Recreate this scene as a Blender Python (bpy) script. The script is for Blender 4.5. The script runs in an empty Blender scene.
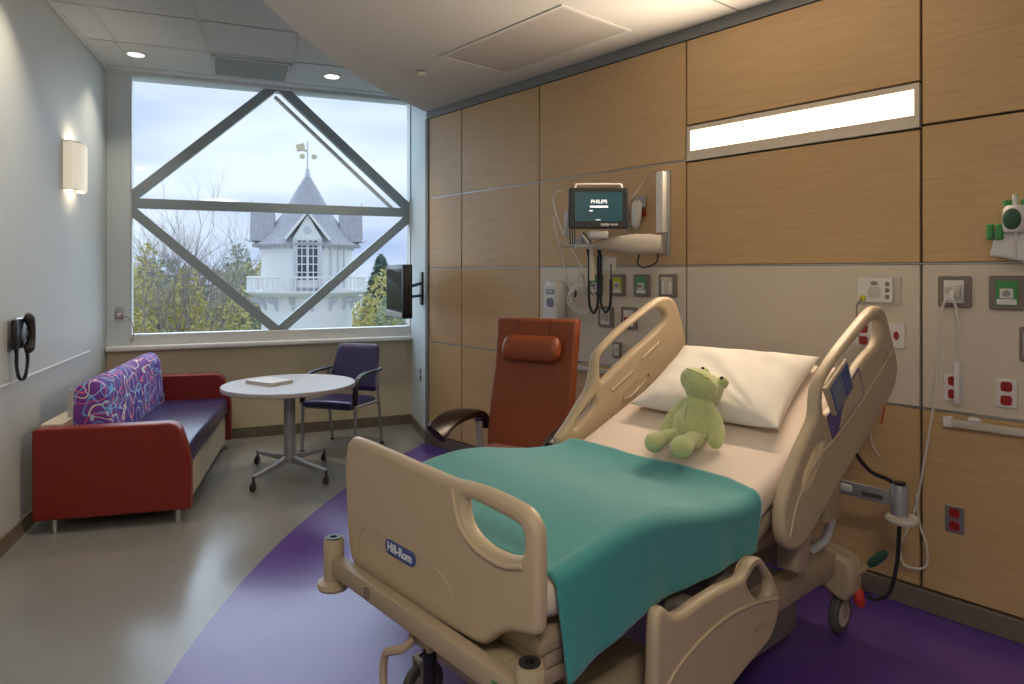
import bpy, bmesh, math, random
from mathutils import Vector, Matrix
PI = math.pi
random.seed(7)
S = bpy.context.scene
COL = S.collection

# ------------------------------------------------------------------ camera, sky, sun, exposure
HC = 1.6
cam_d = bpy.data.cameras.new('camera'); cam = bpy.data.objects.new('camera', cam_d); COL.objects.link(cam)
cam.location = (0, 0, HC); cam.rotation_euler = (PI/2, 0, 0)
cam_d.sensor_width = 36; cam_d.lens = 683/1024*36; cam_d.shift_y = -(342-273)/1024
cam_d.clip_start = .05; cam_d.clip_end = 400
S.camera = cam
S.view_settings.view_transform = 'Standard'
S.view_settings.look = 'None'
S.view_settings.gamma = 1
S.view_settings.use_curve_mapping = False
S.view_settings.exposure = 0.0

world = bpy.data.worlds.new('sky'); S.world = world; world.use_nodes = True
nt = world.node_tree; nt.nodes.clear()
wo = nt.nodes.new('ShaderNodeOutputWorld'); bg = nt.nodes.new('ShaderNodeBackground')
tc = nt.nodes.new('ShaderNodeTexCoord'); mp = nt.nodes.new('ShaderNodeMapping')
mp.inputs['Scale'].default_value = (1.1, 1.1, 4.2); mp.inputs['Location'].default_value = (.3, 0, .15)
ns = nt.nodes.new('ShaderNodeTexNoise'); ns.inputs['Scale'].default_value = 2.2; ns.inputs['Detail'].default_value = 4; ns.inputs['Roughness'].default_value = .45
cr = nt.nodes.new('ShaderNodeValToRGB')
cr.color_ramp.elements[0].position = .36; cr.color_ramp.elements[0].color = (.40, .52, .78, 1)
cr.color_ramp.elements[1].position = .62; cr.color_ramp.elements[1].color = (.74, .86, .96, 1)
bg.inputs['Strength'].default_value = 1.2
nt.links.new(tc.outputs['Generated'], mp.inputs['Vector']); nt.links.new(mp.outputs[0], ns.inputs['Vector'])
nt.links.new(ns.outputs[0], cr.inputs[0]); nt.links.new(cr.outputs[0], bg.inputs[0]); nt.links.new(bg.outputs[0], wo.inputs[0])

def add_sun(direction, strength, color, angle):
    l = bpy.data.lights.new('sun', 'SUN'); l.energy = strength; l.color = color; l.angle = angle
    o = bpy.data.objects.new('sun', l); COL.objects.link(o)
    o.rotation_euler = Vector(direction).to_track_quat('-Z', 'Y').to_euler()
    return o
add_sun((.30, -.88, -.34), 5.6, (.68, .85, 1.0), math.radians(115))

# ------------------------------------------------------------------ frames of the room
TH = math.atan2(-.75674826, .65370641)          # head wall and bed: local x runs right along the wall, local y runs into it
P0 = Vector((-.7906, 6.4282, 0))
DX = Vector((math.cos(TH), math.sin(TH), 0)); DY = Vector((-math.sin(TH), math.cos(TH), 0))
WLC = Vector((-3.6682, 6.1831, 0))
TL = math.atan2(-.94854433, .31664437)          # left wall: x toward the viewer, y into the room
TW = math.atan2(.38525612, .92280969)           # window wall: x to the right, y outward
RC = Vector((-.8031, 6.4530, 0))
BED = Vector((-.2955, 2.0368, 0))
ZLOW, ZUP = 3.12, 3.44

# ------------------------------------------------------------------ lights of the room and added fill
def area(name, loc, size, power, color, rot=(0, 0, 0), size_y=None, spread=None):
    l = bpy.data.lights.new(name, 'AREA'); l.energy = power; l.color = color; l.size = size
    if size_y: l.shape = 'RECTANGLE'; l.size_y = size_y
    if spread: l.spread = spread
    o = bpy.data.objects.new(name, l); COL.objects.link(o); o.location = loc; o.rotation_euler = rot
    return o
WARM = (1.0, .80, .58)
# troffers added behind the viewer as fill light, fixtures built further down
FILL_TROFFERS = [(.2, .2, 62), (-1.9, 1.4, 30)]

# ------------------------------------------------------------------ materials
MATS = {}
def mat(name, col, rough=.5, metal=0, spec=.5, emis=None, estr=0, noise=0, nscale=8, bump=0, bscale=60, coat=0, alpha=None, sheen=0):
    if name in MATS: return MATS[name]
    m = bpy.data.materials.new(name); m.use_nodes = True; t = m.node_tree; b = t.nodes['Principled BSDF']
    b.inputs['Base Color'].default_value = (*col, 1); b.inputs['Roughness'].default_value = rough
    b.inputs['Metallic'].default_value = metal; b.inputs['Specular IOR Level'].default_value = spec
    if coat: b.inputs['Coat Weight'].default_value = coat; b.inputs['Coat Roughness'].default_value = .1
    if sheen: b.inputs['Sheen Weight'].default_value = sheen
    if emis: b.inputs['Emission Color'].default_value = (*emis, 1); b.inputs['Emission Strength'].default_value = estr
    tcn = t.nodes.new('ShaderNodeTexCoord')
    if noise:
        n = t.nodes.new('ShaderNodeTexNoise'); n.inputs['Scale'].default_value = nscale; n.inputs['Detail'].default_value = 3
        mx = t.nodes.new('ShaderNodeMix'); mx.data_type = 'RGBA'
        mx.inputs[6].default_value = (*[c*(1-noise) for c in col], 1); mx.inputs[7].default_value = (*[min(1, c*(1+noise)) for c in col], 1)
        t.links.new(tcn.outputs['Object'], n.inputs['Vector']); t.links.new(n.outputs[0], mx.inputs[0]); t.links.new(mx.outputs[2], b.inputs['Base Color'])
    if bump:
        n = t.nodes.new('ShaderNodeTexNoise'); n.inputs['Scale'].default_value = bscale; n.inputs['Detail'].default_value = 2
        bp = t.nodes.new('ShaderNodeBump'); bp.inputs['Strength'].default_value = bump; bp.inputs['Distance'].default_value = .01
        t.links.new(tcn.outputs['Object'], n.inputs['Vector']); t.links.new(n.outputs[0], bp.inputs['Height']); t.links.new(bp.outputs[0], b.inputs['Normal'])
    MATS[name] = m; return m

def wood_mat():
    m = bpy.data.materials.new('maple_veneer'); m.use_nodes = True; t = m.node_tree; b = t.nodes['Principled BSDF']
    b.inputs['Roughness'].default_value = .42
    tcn = t.nodes.new('ShaderNodeTexCoord'); mpn = t.nodes.new('ShaderNodeMapping'); mpn.inputs['Scale'].default_value = (1.6, 1.6, 26)
    n = t.nodes.new('ShaderNodeTexNoise'); n.inputs['Scale'].default_value = 2.4; n.inputs['Detail'].default_value = 6; n.inputs['Distortion'].default_value = .35
    r = t.nodes.new('ShaderNodeValToRGB')
    r.color_ramp.elements[0].position = .3; r.color_ramp.elements[0].color = (.50, .325, .155, 1)
    r.color_ramp.elements[1].position = .7; r.color_ramp.elements[1].color = (.57, .385, .19, 1)
    t.links.new(tcn.outputs['Object'], mpn.inputs['Vector']); t.links.new(mpn.outputs[0], n.inputs['Vector'])
    t.links.new(n.outputs[0], r.inputs[0]); t.links.new(r.outputs[0], b.inputs['Base Color'])
    return m

def floor_mat():
    m = bpy.data.materials.new('sheet_vinyl_floor'); m.use_nodes = True; t = m.node_tree; b = t.nodes['Principled BSDF']
    b.inputs['Roughness'].default_value = .22; b.inputs['Specular IOR Level'].default_value = .6; b.inputs['Coat Weight'].default_value = .2; b.inputs['Coat Roughness'].default_value = .16
    tcn = t.nodes.new('ShaderNodeTexCoord')
    def dist(c):
        v = t.nodes.new('ShaderNodeVectorMath'); v.operation = 'DISTANCE'; v.inputs[1].default_value = c
        t.links.new(tcn.outputs['Object'], v.inputs[0]); return v.outputs['Value']
    d = dist((6.24, 3.5, 0))
    lt = t.nodes.new('ShaderNodeMath'); lt.operation = 'LESS_THAN'; lt.inputs[1].default_value = 7.64; t.links.new(d, lt.inputs[0])
    n = t.nodes.new('ShaderNodeTexNoise'); n.inputs['Scale'].default_value = 3; n.inputs['Detail'].default_value = 6
    t.links.new(tcn.outputs['Object'], n.inputs['Vector'])
    g = t.nodes.new('ShaderNodeMix'); g.data_type = 'RGBA'; g.inputs[6].default_value = (.20, .205, .20, 1); g.inputs[7].default_value = (.25, .255, .25, 1)
    p = t.nodes.new('ShaderNodeMix'); p.data_type = 'RGBA'; p.inputs[6].default_value = (.085, .035, .24, 1); p.inputs[7].default_value = (.11, .048, .30, 1)
    mx = t.nodes.new('ShaderNodeMix'); mx.data_type = 'RGBA'
    t.links.new(n.outputs[0], g.inputs[0]); t.links.new(n.outputs[0], p.inputs[0]); t.links.new(lt.outputs[0], mx.inputs[0])
    t.links.new(g.outputs[2], mx.inputs[6]); t.links.new(p.outputs[2], mx.inputs[7]); t.links.new(mx.outputs[2], b.inputs['Base Color'])
    n2 = t.nodes.new('ShaderNodeTexNoise'); n2.inputs['Scale'].default_value = 5; n2.inputs['Detail'].default_value = 2
    bp = t.nodes.new('ShaderNodeBump'); bp.inputs['Strength'].default_value = .08; bp.inputs['Distance'].default_value = .02
    t.links.new(tcn.outputs['Object'], n2.inputs['Vector']); t.links.new(n2.outputs[0], bp.inputs['Height']); t.links.new(bp.outputs[0], b.inputs['Normal'])
    return m

def squiggle_mat():
    m = bpy.data.materials.new('looped_ribbon_fabric'); m.use_nodes = True; t = m.node_tree; b = t.nodes['Principled BSDF']
    b.inputs['Roughness'].default_value = .75
    tcn = t.nodes.new('ShaderNodeTexCoord')
    base = t.nodes.new('ShaderNodeValToRGB'); nb = t.nodes.new('ShaderNodeTexNoise'); nb.inputs['Scale'].default_value = 4
    t.links.new(tcn.outputs['Object'], nb.inputs['Vector']); t.links.new(nb.outputs[0], base.inputs[0])
    base.color_ramp.elements[0].position = .35; base.color_ramp.elements[0].color = (.06, .03, .30, 1)
    base.color_ramp.elements[1].position = .65; base.color_ramp.elements[1].color = (.17, .04, .30, 1)
    cur = base.outputs[0]
    for i, (col, w, off) in enumerate([((.12, .35, .75), .05, 0), ((.75, .72, .62), .03, 3.3), ((.8, .16, .22), .032, 7.1), ((.42, .60, .82), .026, 11.7)]):
        ma = t.nodes.new('ShaderNodeMapping'); ma.inputs['Location'].default_value = (off, off*.7, off*.3)
        nn = t.nodes.new('ShaderNodeTexNoise'); nn.inputs['Scale'].default_value = 6.5; nn.inputs['Detail'].default_value = 0
        wv = t.nodes.new('ShaderNodeMath'); wv.operation = 'MULTIPLY'; wv.inputs[1].default_value = 3.6
        fr = t.nodes.new('ShaderNodeMath'); fr.operation = 'PINGPONG'; fr.inputs[1].default_value = .5
        lt = t.nodes.new('ShaderNodeMath'); lt.operation = 'LESS_THAN'; lt.inputs[1].default_value = w*1.25
        mx = t.nodes.new('ShaderNodeMix'); mx.data_type = 'RGBA'; mx.inputs[7].default_value = (*col, 1)
        t.links.new(tcn.outputs['Object'], ma.inputs['Vector']); t.links.new(ma.outputs[0], nn.inputs['Vector']); t.links.new(nn.outputs[0], wv.inputs[0])
        t.links.new(wv.outputs[0], fr.inputs[0]); t.links.new(fr.outputs[0], lt.inputs[0]); t.links.new(lt.outputs[0], mx.inputs[0])
        t.links.new(cur, mx.inputs[6]); cur = mx.outputs[2]
    t.links.new(cur, b.inputs['Base Color'])
    return m

def glass_mat(name='window_glass', tint=(1, 1, 1), refl=.012):
    m = bpy.data.materials.new(name); m.use_nodes = True; t = m.node_tree; t.nodes.clear()
    o = t.nodes.new('ShaderNodeOutputMaterial'); tr = t.nodes.new('ShaderNodeBsdfTransparent'); gl = t.nodes.new('ShaderNodeBsdfGlossy')
    tr.inputs[0].default_value = (*tint, 1); gl.inputs['Roughness'].default_value = .02; mx = t.nodes.new('ShaderNodeMixShader'); mx.inputs[0].default_value = refl
    t.links.new(tr.outputs[0], mx.inputs[1]); t.links.new(gl.outputs[0], mx.inputs[2]); t.links.new(mx.outputs[0], o.inputs[0])
    return m

M = dict(
    wood=wood_mat(), floor=floor_mat(), squig=squiggle_mat(), glass=glass_mat(), clear=glass_mat('clear_plastic', (.93, .95, .95), .25),
    wall=mat('painted_wall_grey', (.47, .50, .50), .6, bump=.05, bscale=200),
    wallb=mat('wall_daylight_cool', (.50, .59, .64), .6, bump=.05, bscale=200),  # same grey wall, with cool window light put into its colour
    wallc=mat('wall_cream_from_light', (.60, .53, .38), .65, bump=.05, bscale=200),  # wall below the sill, yellowish light put into its colour
    ceil=mat('painted_ceiling', (.62, .62, .61), .8), tile=mat('ceiling_tile', (.60, .62, .65), .9, bump=.15, bscale=300),
    tee=mat('ceiling_grid_metal', (.55, .57, .60), .6),
    white_panel=mat('solid_surface_panel', (.64, .56, .45), .45, noise=.03, nscale=40),
    reveal=mat('dark_reveal', (.10, .075, .045), .6), trim=mat('grey_trim', (.20, .21, .21), .5), alu=mat('aluminium_trim', (.55, .56, .56), .35, metal=.7),
    base=mat('rubber_baseboard', (.16, .13, .095), .5), steel=mat('painted_window_steel', (.23, .29, .33), .45), frame=mat('window_frame_white', (.55, .58, .60), .5),
    sill=mat('window_sill_white', (.70, .70, .72), .4), red=mat('red_vinyl', (.19, .011, .006), .38, bump=.05, bscale=150), purple=mat('purple_vinyl', (.022, .013, .08), .30, spec=.7),
    black=mat('black_plastic', (.012, .012, .014), .4), blackm=mat('black_matte', (.02, .018, .018), .7), chrome=mat('brushed_metal', (.55, .55, .55), .3, metal=.9),
    gmetal=mat('grey_painted_metal', (.33, .33, .34), .4, metal=.3), table=mat('grey_laminate', (.34, .32, .33), .4), cream=mat('cream_laminate', (.55, .49, .37), .5),
    bedp=mat('tan_bed_plastic', (.49, .385, .255), .42, bump=.03, bscale=300), bedd=mat('tan_bed_metal', (.41, .325, .215), .45), beddk=mat('dark_bed_metal', (.16, .14, .12), .5),  # beddk: a darker bed metal for box and brackets
    sheet=mat('cotton_sheet', (.72, .61, .53), .85, bump=.12, bscale=14), pillow=mat('pillowcase_cotton', (.72, .68, .62), .85, bump=.25, bscale=9),
    teal=mat('teal_blanket', (.03, .245, .25), .85, bump=.1, bscale=200, sheen=.3, noise=.08, nscale=3), frog=mat('green_plush', (.56, .60, .26), .95, bump=.9, bscale=140, sheen=.5, noise=.15, nscale=30),
    frogd=mat('dark_green_thread', (.22, .27, .09), .9), rec=mat('rust_vinyl', (.25, .058, .018), .42, noise=.1, nscale=5), recs=mat('rust_seam', (.12, .025, .008), .6), brown=mat('dark_brown_urethane', (.018, .009, .007), .3),
    mauve=mat('seat_vinyl_lit_mauve', (.36, .16, .13), .45), white=mat('white_plastic', (.70, .68, .64), .4), offw=mat('offwhite_plastic', (.56, .50, .42), .45), plate=mat('grey_cover_plate', (.20, .165, .14), .45),  # mauve: light on the recliner seat put into its colour
    green=mat('green_enamel', (.06, .28, .08), .5), yellow=mat('yellow_enamel', (.55, .48, .03), .5), redp=mat('red_plastic', (.30, .015, .012), .4), redb=mat('bright_red_rubber', (.55, .04, .02), .5), dgreen=mat('dark_green_rubber', (.03, .09, .05), .6),
    blue=mat('blue_label', (.04, .07, .28), .4), blueg=mat('blue_grey_display', (.14, .18, .26), .3), purplel=mat('violet_label', (.10, .06, .24), .4), screen=mat('monitor_screen', (.02, .06, .08), .15, emis=(.02, .05, .06), estr=.35),
    scrdark=mat('dark_glass_screen', (.02, .02, .02), .06, spec=.8), lit=mat('lit_diffuser', (1, 1, 1), .5, emis=(1.0, .80, .52), estr=5.5), sconce=mat('lit_fabric_shade', (.8, .75, .65), .7, emis=(1.0, .90, .70), estr=.42),
    lamp=mat('lit_downlight', (1, 1, 1), .5, emis=(1, .93, .8), estr=3.0), lamp2=mat('downlight_lens', (.75, .75, .75), .3, emis=(1, .95, .9), estr=1.3), diff=mat('unlit_diffuser', (.50, .48, .46), .5),
    txtw=mat('white_lettering', (.8, .8, .8), .5), txts=mat('screen_lettering', (.8, .8, .8), .5, emis=(.8, .85, .85), estr=.8), txtd=mat('dark_lettering', (.08, .07, .06), .5), wheel=mat('grey_caster_tyre', (.10, .09, .08), .6),
    cable=mat('white_cable', (.62, .58, .50), .5), bcable=mat('black_cable', (.01, .01, .01), .45), gcable=mat('grey_cable', (.25, .2, .16), .5), book=mat('grey_booklet', (.52, .52, .52), .5), pages=mat('paper_pages', (.7, .7, .68), .8),
    tow=mat('white_clapboard', (.86, .85, .84), .8), towd=mat('tower_trim', (.62, .64, .68), .8), roof=mat('grey_shingle', (.44, .44, .47), .9, noise=.30, nscale=9, bump=.6, bscale=30), pane=mat('dark_pane', (.05, .07, .12), .1),
    bark=mat('grey_bark', (.30, .26, .25), .9), gold=mat('gilt_metal', (.65, .58, .40), .5),  # bark lightened, outdoor haze put into its colour
    lf_y=mat('autumn_yellow_leaf', (.60, .53, .22), .8, noise=.35, nscale=3), lf_o=mat('olive_leaf', (.46, .44, .30), .8, noise=.35, nscale=3), lf_g=mat('green_leaf', (.32, .38, .25), .8, noise=.35, nscale=3),  # leaf colours paled to carry the outdoor haze
    lf_d=mat('blue_green_needle', (.20, .29, .24), .8, noise=.35, nscale=3), grass=mat('meadow_grass', (.16, .19, .07), .9, noise=.3, nscale=.4), stone=mat('exterior_stone', (.4, .4, .4), .8),
)

# ------------------------------------------------------------------ helpers
def smooth_mesh(me, angle=38):
    me.polygons.foreach_set('use_smooth', [True]*len(me.polygons)); me.set_sharp_from_angle(angle=math.radians(angle)); me.update()
class MB:
    def __init__(s): s.bm = bmesh.new()
    def box(s, x0, x1, y0, y1, z0, z1, bev=0, mtx=None, seg=2):
        r = bmesh.ops.create_cube(s.bm, size=1)
        vs = r['verts']; c = Vector(((x0+x1)/2, (y0+y1)/2, (z0+z1)/2)); d = Vector((abs(x1-x0), abs(y1-y0), abs(z1-z0)))
        for v in vs: v.co = Vector((v.co.x*d.x, v.co.y*d.y, v.co.z*d.z))+c
        geo = vs
        if bev:
            es = list({e for v in vs for e in v.link_edges})
            r2 = bmesh.ops.bevel(s.bm, geom=es, offset=bev, segments=seg, profile=.5, affect='EDGES', clamp_overlap=True)
            geo = list({v for f in r2['faces'] for v in f.verts} | {v for v in vs if v.is_valid})
        if mtx is not None: bmesh.ops.transform(s.bm, matrix=mtx, verts=[v for v in geo if v.is_valid])
        return s
    def tube(s, pts, r, n=10, closed=False, cap=True, sx=1, smooth=0):
        pts = [Vector(p) for p in pts]
        if smooth: 
            rr = r if isinstance(r, (list, tuple)) else None
            pts2 = catmull(pts, smooth, closed)
            if rr: r = [rr[min(len(rr)-1, int(i/smooth))]*(1-(i/smooth) % 1)+rr[min(len(rr)-1, int(i/smooth)+1)]*((i/smooth) % 1) for i in range(len(pts2))]
            pts = pts2
        N = len(pts); rings = []; prev = None
        for i, p in enumerate(pts):
            a = pts[(i-1) % N] if (closed or i > 0) else p; b = pts[(i+1) % N] if (closed or i < N-1) else p
            t = (b-a); t = t.normalized() if t.length > 1e-9 else Vector((0, 0, 1))
            if prev is None: u = t.orthogonal().normalized()
            else:
                u = prev-t*prev.dot(t); u = u.normalized() if u.length > 1e-6 else t.orthogonal().normalized()
            prev = u; w = t.cross(u); rad = r[i] if isinstance(r, (list, tuple)) else r
            rings.append([s.bm.verts.new(p+(u*math.cos(2*PI*k/n)*sx+w*math.sin(2*PI*k/n))*rad) for k in range(n)])
        for i in range(N if closed else N-1):
            A, B = rings[i], rings[(i+1) % N]
            for k in range(n): s.bm.faces.new((A[k], A[(k+1) % n], B[(k+1) % n], B[k]))
        if cap and not closed: s.bm.faces.new(rings[0][::-1]); s.bm.faces.new(rings[-1])
        return s
    def lathe(s, prof, c=(0, 0, 0), n=24, axis='z', mtx=None):
        c = Vector(c); rings = []
        for (r, h) in prof:
            ring = []
            for k in range(n):
                a = 2*PI*k/n; x, y = r*math.cos(a), r*math.sin(a)
                v = {'z': Vector((x, y, h)), 'y': Vector((x, h, y)), 'x': Vector((h, x, y))}[axis]
                if mtx is not None: v = mtx @ v
                ring.append(s.bm.verts.new(v+c))
            rings.append(ring)
        for A, B in zip(rings, rings[1:]):
            for k in range(n): s.bm.faces.new((A[k], A[(k+1) % n], B[(k+1) % n], B[k]))
        s.bm.faces.new(rings[0][::-1]); s.bm.faces.new(rings[-1])
        return s
    def ell(s, c, r, mtx=None, seg=16):
        rr = bmesh.ops.create_uvsphere(s.bm, u_segments=seg, v_segments=seg*2//3, radius=1)
        m = Matrix.Translation(c) @ (mtx if mtx is not None else Matrix.Identity(4)) @ Matrix.Diagonal((*r, 1))
        bmesh.ops.transform(s.bm, matrix=m, verts=rr['verts']); return s
    def loft(s, rings, cap=True):
        R = [[s.bm.verts.new(Vector(p)) for p in ring] for ring in rings]
        n = len(R[0])
        for A, B in zip(R, R[1:]):
            for k in range(n): s.bm.faces.new((A[k], A[(k+1) % n], B[(k+1) % n], B[k]))
        if cap: s.bm.faces.new(R[0][::-1]); s.bm.faces.new(R[-1])
        return s
    def grid(s, f, nu, nv):
        V = [[s.bm.verts.new(Vector(f(i/nu, j/nv))) for j in range(nv+1)] for i in range(nu+1)]
        for i in range(nu):
            for j in range(nv): s.bm.faces.new((V[i][j], V[i+1][j], V[i+1][j+1], V[i][j+1]))
        return s
    def poly(s, pts, t, axis='y', c=0):   # a straight-edged prism; pts in the plane across 'axis'
        def P(p, h):
            return {'y': Vector((p[0], h, p[1])), 'x': Vector((h, p[0], p[1])), 'z': Vector((p[0], p[1], h))}[axis]
        A = [s.bm.verts.new(P(p, c-t/2)) for p in pts]; B = [s.bm.verts.new(P(p, c+t/2)) for p in pts]; n = len(pts)
        s.bm.faces.new(A); s.bm.faces.new(B[::-1])
        for k in range(n): s.bm.faces.new((A[k], B[k], B[(k+1) % n], A[(k+1) % n]))
        return s
    def mesh(s, me, mtx=None):
        k0 = len(s.bm.verts); s.bm.from_mesh(me); s.bm.verts.ensure_lookup_table()
        if mtx is not None: bmesh.ops.transform(s.bm, matrix=mtx, verts=s.bm.verts[k0:])
        return s
    def build(s, name, m, parent=None, loc=(0, 0, 0), rz=0, angle=38):
        bmesh.ops.recalc_face_normals(s.bm, faces=s.bm.faces)
        me = bpy.data.meshes.new(name); s.bm.to_mesh(me); s.bm.free(); smooth_mesh(me, angle)
        me.materials.append(M[m] if isinstance(m, str) else m)
        o = bpy.data.objects.new(name, me); COL.objects.link(o)
        if parent: o.parent = parent
        o.location = loc; o.rotation_euler = (0, 0, rz)
        return o
def catmull(pts, k, closed=False):
    pts = [Vector(p) for p in pts]; n = len(pts); out = []
    for i in range(n if closed else n-1):
        p0 = pts[(i-1) % n] if (closed or i > 0) else pts[0]; p1 = pts[i]; p2 = pts[(i+1) % n]; p3 = pts[(i+2) % n] if (closed or i+2 < n) else pts[-1]
        for j in range(k):
            t = j/k
            out.append(.5*((2*p1)+(-p0+p2)*t+(2*p0-5*p1+4*p2-p3)*t*t+(-p0+3*p1-3*p2+p3)*t**3))
    if not closed: out.append(pts[-1])
    return out
def curve_mesh(outline, holes, t, bev, k=4):
    """A flat plate with holes and rounded edges; lies in local xy, thickness in z."""
    cu = bpy.data.curves.new('tmp', 'CURVE'); cu.dimensions = '2D'; cu.fill_mode = 'BOTH'
    cu.extrude = max(.0005, t/2-bev); cu.bevel_depth = bev; cu.bevel_resolution = 3; cu.offset = -bev
    def ar(p): return sum(p[i][0]*p[(i+1) % len(p)][1]-p[(i+1) % len(p)][0]*p[i][1] for i in range(len(p)))
    for idx, lp in enumerate([outline]+list(holes)):
        q = [(p[0], p[1], 0) for p in lp]
        if k > 1: q = [tuple(v) for v in catmull(q, k, True)]
        if (ar(q) < 0) != (idx > 0): q = q[::-1]
        sp = cu.splines.new('POLY'); sp.points.add(len(q)-1); sp.use_cyclic_u = True
        for i, p in enumerate(q): sp.points[i].co = (p[0], p[1], 0, 1)
    o = bpy.data.objects.new('tmp', cu); COL.objects.link(o)
    dg = bpy.context.evaluated_depsgraph_get(); me = bpy.data.meshes.new_from_object(o.evaluated_get(dg))
    bpy.data.objects.remove(o); bpy.data.curves.remove(cu)
    return me
MX_XZ = Matrix(((1, 0, 0, 0), (0, 0, -1, 0), (0, 1, 0, 0), (0, 0, 0, 1)))       # plate x,y -> x,z (faces -y)
MX_YZ = Matrix(((0, 0, 1, 0), (1, 0, 0, 0), (0, 1, 0, 0), (0, 0, 0, 1)))        # plate x,y -> y,z (faces +x)
def rounded(x0, x1, z0, z1, r, n=4):
    out = []
    for cx, cz, a0 in ((x1-r, z1-r, 0), (x0+r, z1-r, PI/2), (x0+r, z0+r, PI), (x1-r, z0+r, 3*PI/2)):
        for i in range(n+1): a = a0+PI/2*i/n; out.append((cx+r*math.cos(a), cz+r*math.sin(a)))
    return out
def plate(outline, holes=(), t=.02, bev=.004, at=(0, 0, 0), plane='xz', k=1):
    mb = MB(); mb.mesh(curve_mesh(outline, holes, t, bev, k), Matrix.Translation(at) @ (MX_XZ if plane == 'xz' else MX_YZ if plane == 'yz' else Matrix.Identity(4)))
    return mb
def text_mesh(txt, size, ext=.0006, align='CENTER', bold=0):
    cu = bpy.data.curves.new('tmp', 'FONT'); cu.body = txt; cu.size = size; cu.extrude = ext; cu.align_x = align; cu.align_y = 'CENTER'; cu.offset = bold
    o = bpy.data.objects.new('tmp', cu); COL.objects.link(o)
    dg = bpy.context.evaluated_depsgraph_get(); me = bpy.data.meshes.new_from_object(o.evaluated_get(dg))
    bpy.data.objects.remove(o); bpy.data.curves.remove(cu)
    return me
def text(txt, size, at, name, m, parent, mtx=MX_XZ, align='CENTER', bold=0):
    mb = MB(); mb.mesh(text_mesh(txt, size, align=align, bold=bold), Matrix.Translation(at) @ mtx); return mb.build(name, m, parent)
def thing(name, label, cat, loc=(0, 0, 0), rz=0, group=None):
    o = bpy.data.objects.new(name, None); COL.objects.link(o); o.location = loc; o.rotation_euler = (0, 0, rz); o.empty_display_size = .1
    o['label'] = label; o['category'] = cat
    if group: o['group'] = group
    return o
def tag(o, label, cat, group=None):
    o['label'] = label; o['category'] = cat
    if group: o['group'] = group
    return o
def struct(o): o['kind'] = 'structure'; return o
def hwp(s, z=0, off=0): return P0+DX*s-DY*off+Vector((0, 0, z))
def copy_tree(o, parent=None):
    c = o.copy(); COL.objects.link(c)
    if parent: c.parent = parent
    for ch in list(o.children): copy_tree(ch, c)
    return c

# ------------------------------------------------------------------ room shell
SL, SR, BK = 8.2, 7.2, None
def wl(s, y=0, z=0): return WLC+Vector((math.cos(TL)*s-math.sin(TL)*y, math.sin(TL)*s+math.cos(TL)*y, z))
def ww(s, y=0, z=0): return WLC+Vector((math.cos(TW)*s-math.sin(TW)*y, math.sin(TW)*s+math.cos(TW)*y, z))
lnear = wl(SL); rnear = hwp(SR)
corners = [wl(0), ww(2.811), RC, hwp(0), rnear, lnear]
def floor_poly(z0, z1, pts):
    mb = MB(); mb.poly([(p[0], p[1]) for p in pts], z1-z0, 'z', (z0+z1)/2); return mb
ext = [wl(0, -.2)+Vector((0, .35, 0)), ww(2.95, .25), RC+Vector((.4, .3, 0)), hwp(0, 0, -.25), hwp(SR, 0, -.25), lnear+Vector((-.2, -.3, 0))]
struct(floor_poly(-.2, 0, ext).build('floor', 'floor'))
struct(floor_poly(ZUP, ZUP+.15, ext).build('ceiling', 'tile'))
mb = MB(); mb.box(-.05, SL, -.15, 0, 0, ZUP); struct(mb.build('wall_left', 'wall', loc=WLC, rz=TL))
mb = MB(); mb.box(-.1, 2.811, 0, .14, 0, .90); mb.box(0, .193, 0, .14, .90, ZUP); struct(mb.build('wall_window', 'wallc', loc=WLC, rz=TW))
wl_strip = MB(); wl_strip.box(0, .188, -.012, 0, .90, ZUP); struct(wl_strip.build('trim_1', 'wallb', loc=WLC, rz=TW))
mb = MB(); mb.box(0, .8575, -.25, 0, 0, ZUP); mb.box(.8575, .9, -.25, -.01, 0, ZUP)
RT = Vector((-1.07447, 7.26596, 0)); struct(mb.build('wall_return', 'wallb', loc=RT, rz=TL))
# mirrored so its room face looks into the room
for v in bpy.data.objects['wall_return'].data.vertices: v.co.y = -v.co.y
bpy.data.objects['wall_return'].data.flip_normals()
mb = MB(); mb.box(0, (lnear-rnear).length, -.15, 0, 0, ZUP)
dv = (rnear-lnear); struct(mb.build('wall_back', 'wall', loc=lnear, rz=math.atan2(dv.y, dv.x)))
# head wall: dark backing with panels in front of it
hwE = MB(); hwE.box(-.02, SR, .03, .2, 0, ZUP); hwall = struct(hwE.build('wall_right', 'reveal', loc=P0, rz=TH))
SV = [.012, .529, 1.532, 2.871, 4.192, 5.53, 6.86, SR+.3]
ZA, ZB, ZC, ZBASE, ZT = 2.303, 1.645, .955, .10, 3.05
g = .006
def panel(s0, s1, z0, z1, m, name):
    mb = MB(); mb.box(s0+g, s1-g, 0, .025, z0+g, z1-g, .002, seg=1); return mb.build(name, m, hwall)
for i in range(len(SV)-1):
    s0, s1 = SV[i], SV[i+1]
    if i == 3: panel(s0, s1, 2.515, ZT, 'wood', 'wood_panel'); panel(s0, s1, ZB, 2.29, 'wood', 'wood_panel')
    else: panel(s0, s1, ZA, ZT, 'wood', 'wood_panel'); panel(s0, s1, ZB, ZA, 'wood', 'wood_panel')
    panel(s0, s1, ZC, ZB, 'white_panel' if i >= 2 else 'wood', 'laminate_panel' if i >= 2 else 'wood_panel')
    panel(s0, s1, ZBASE, ZC, 'wood', 'wood_panel')
mb = MB()
for z in (ZA, ZB, ZC):
    if z == ZA: mb.box(0, 2.871, .004, .02, z-.003, z+.003)
    else: mb.box(0, SR, .004, .02, z-.003, z+.003)
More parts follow.
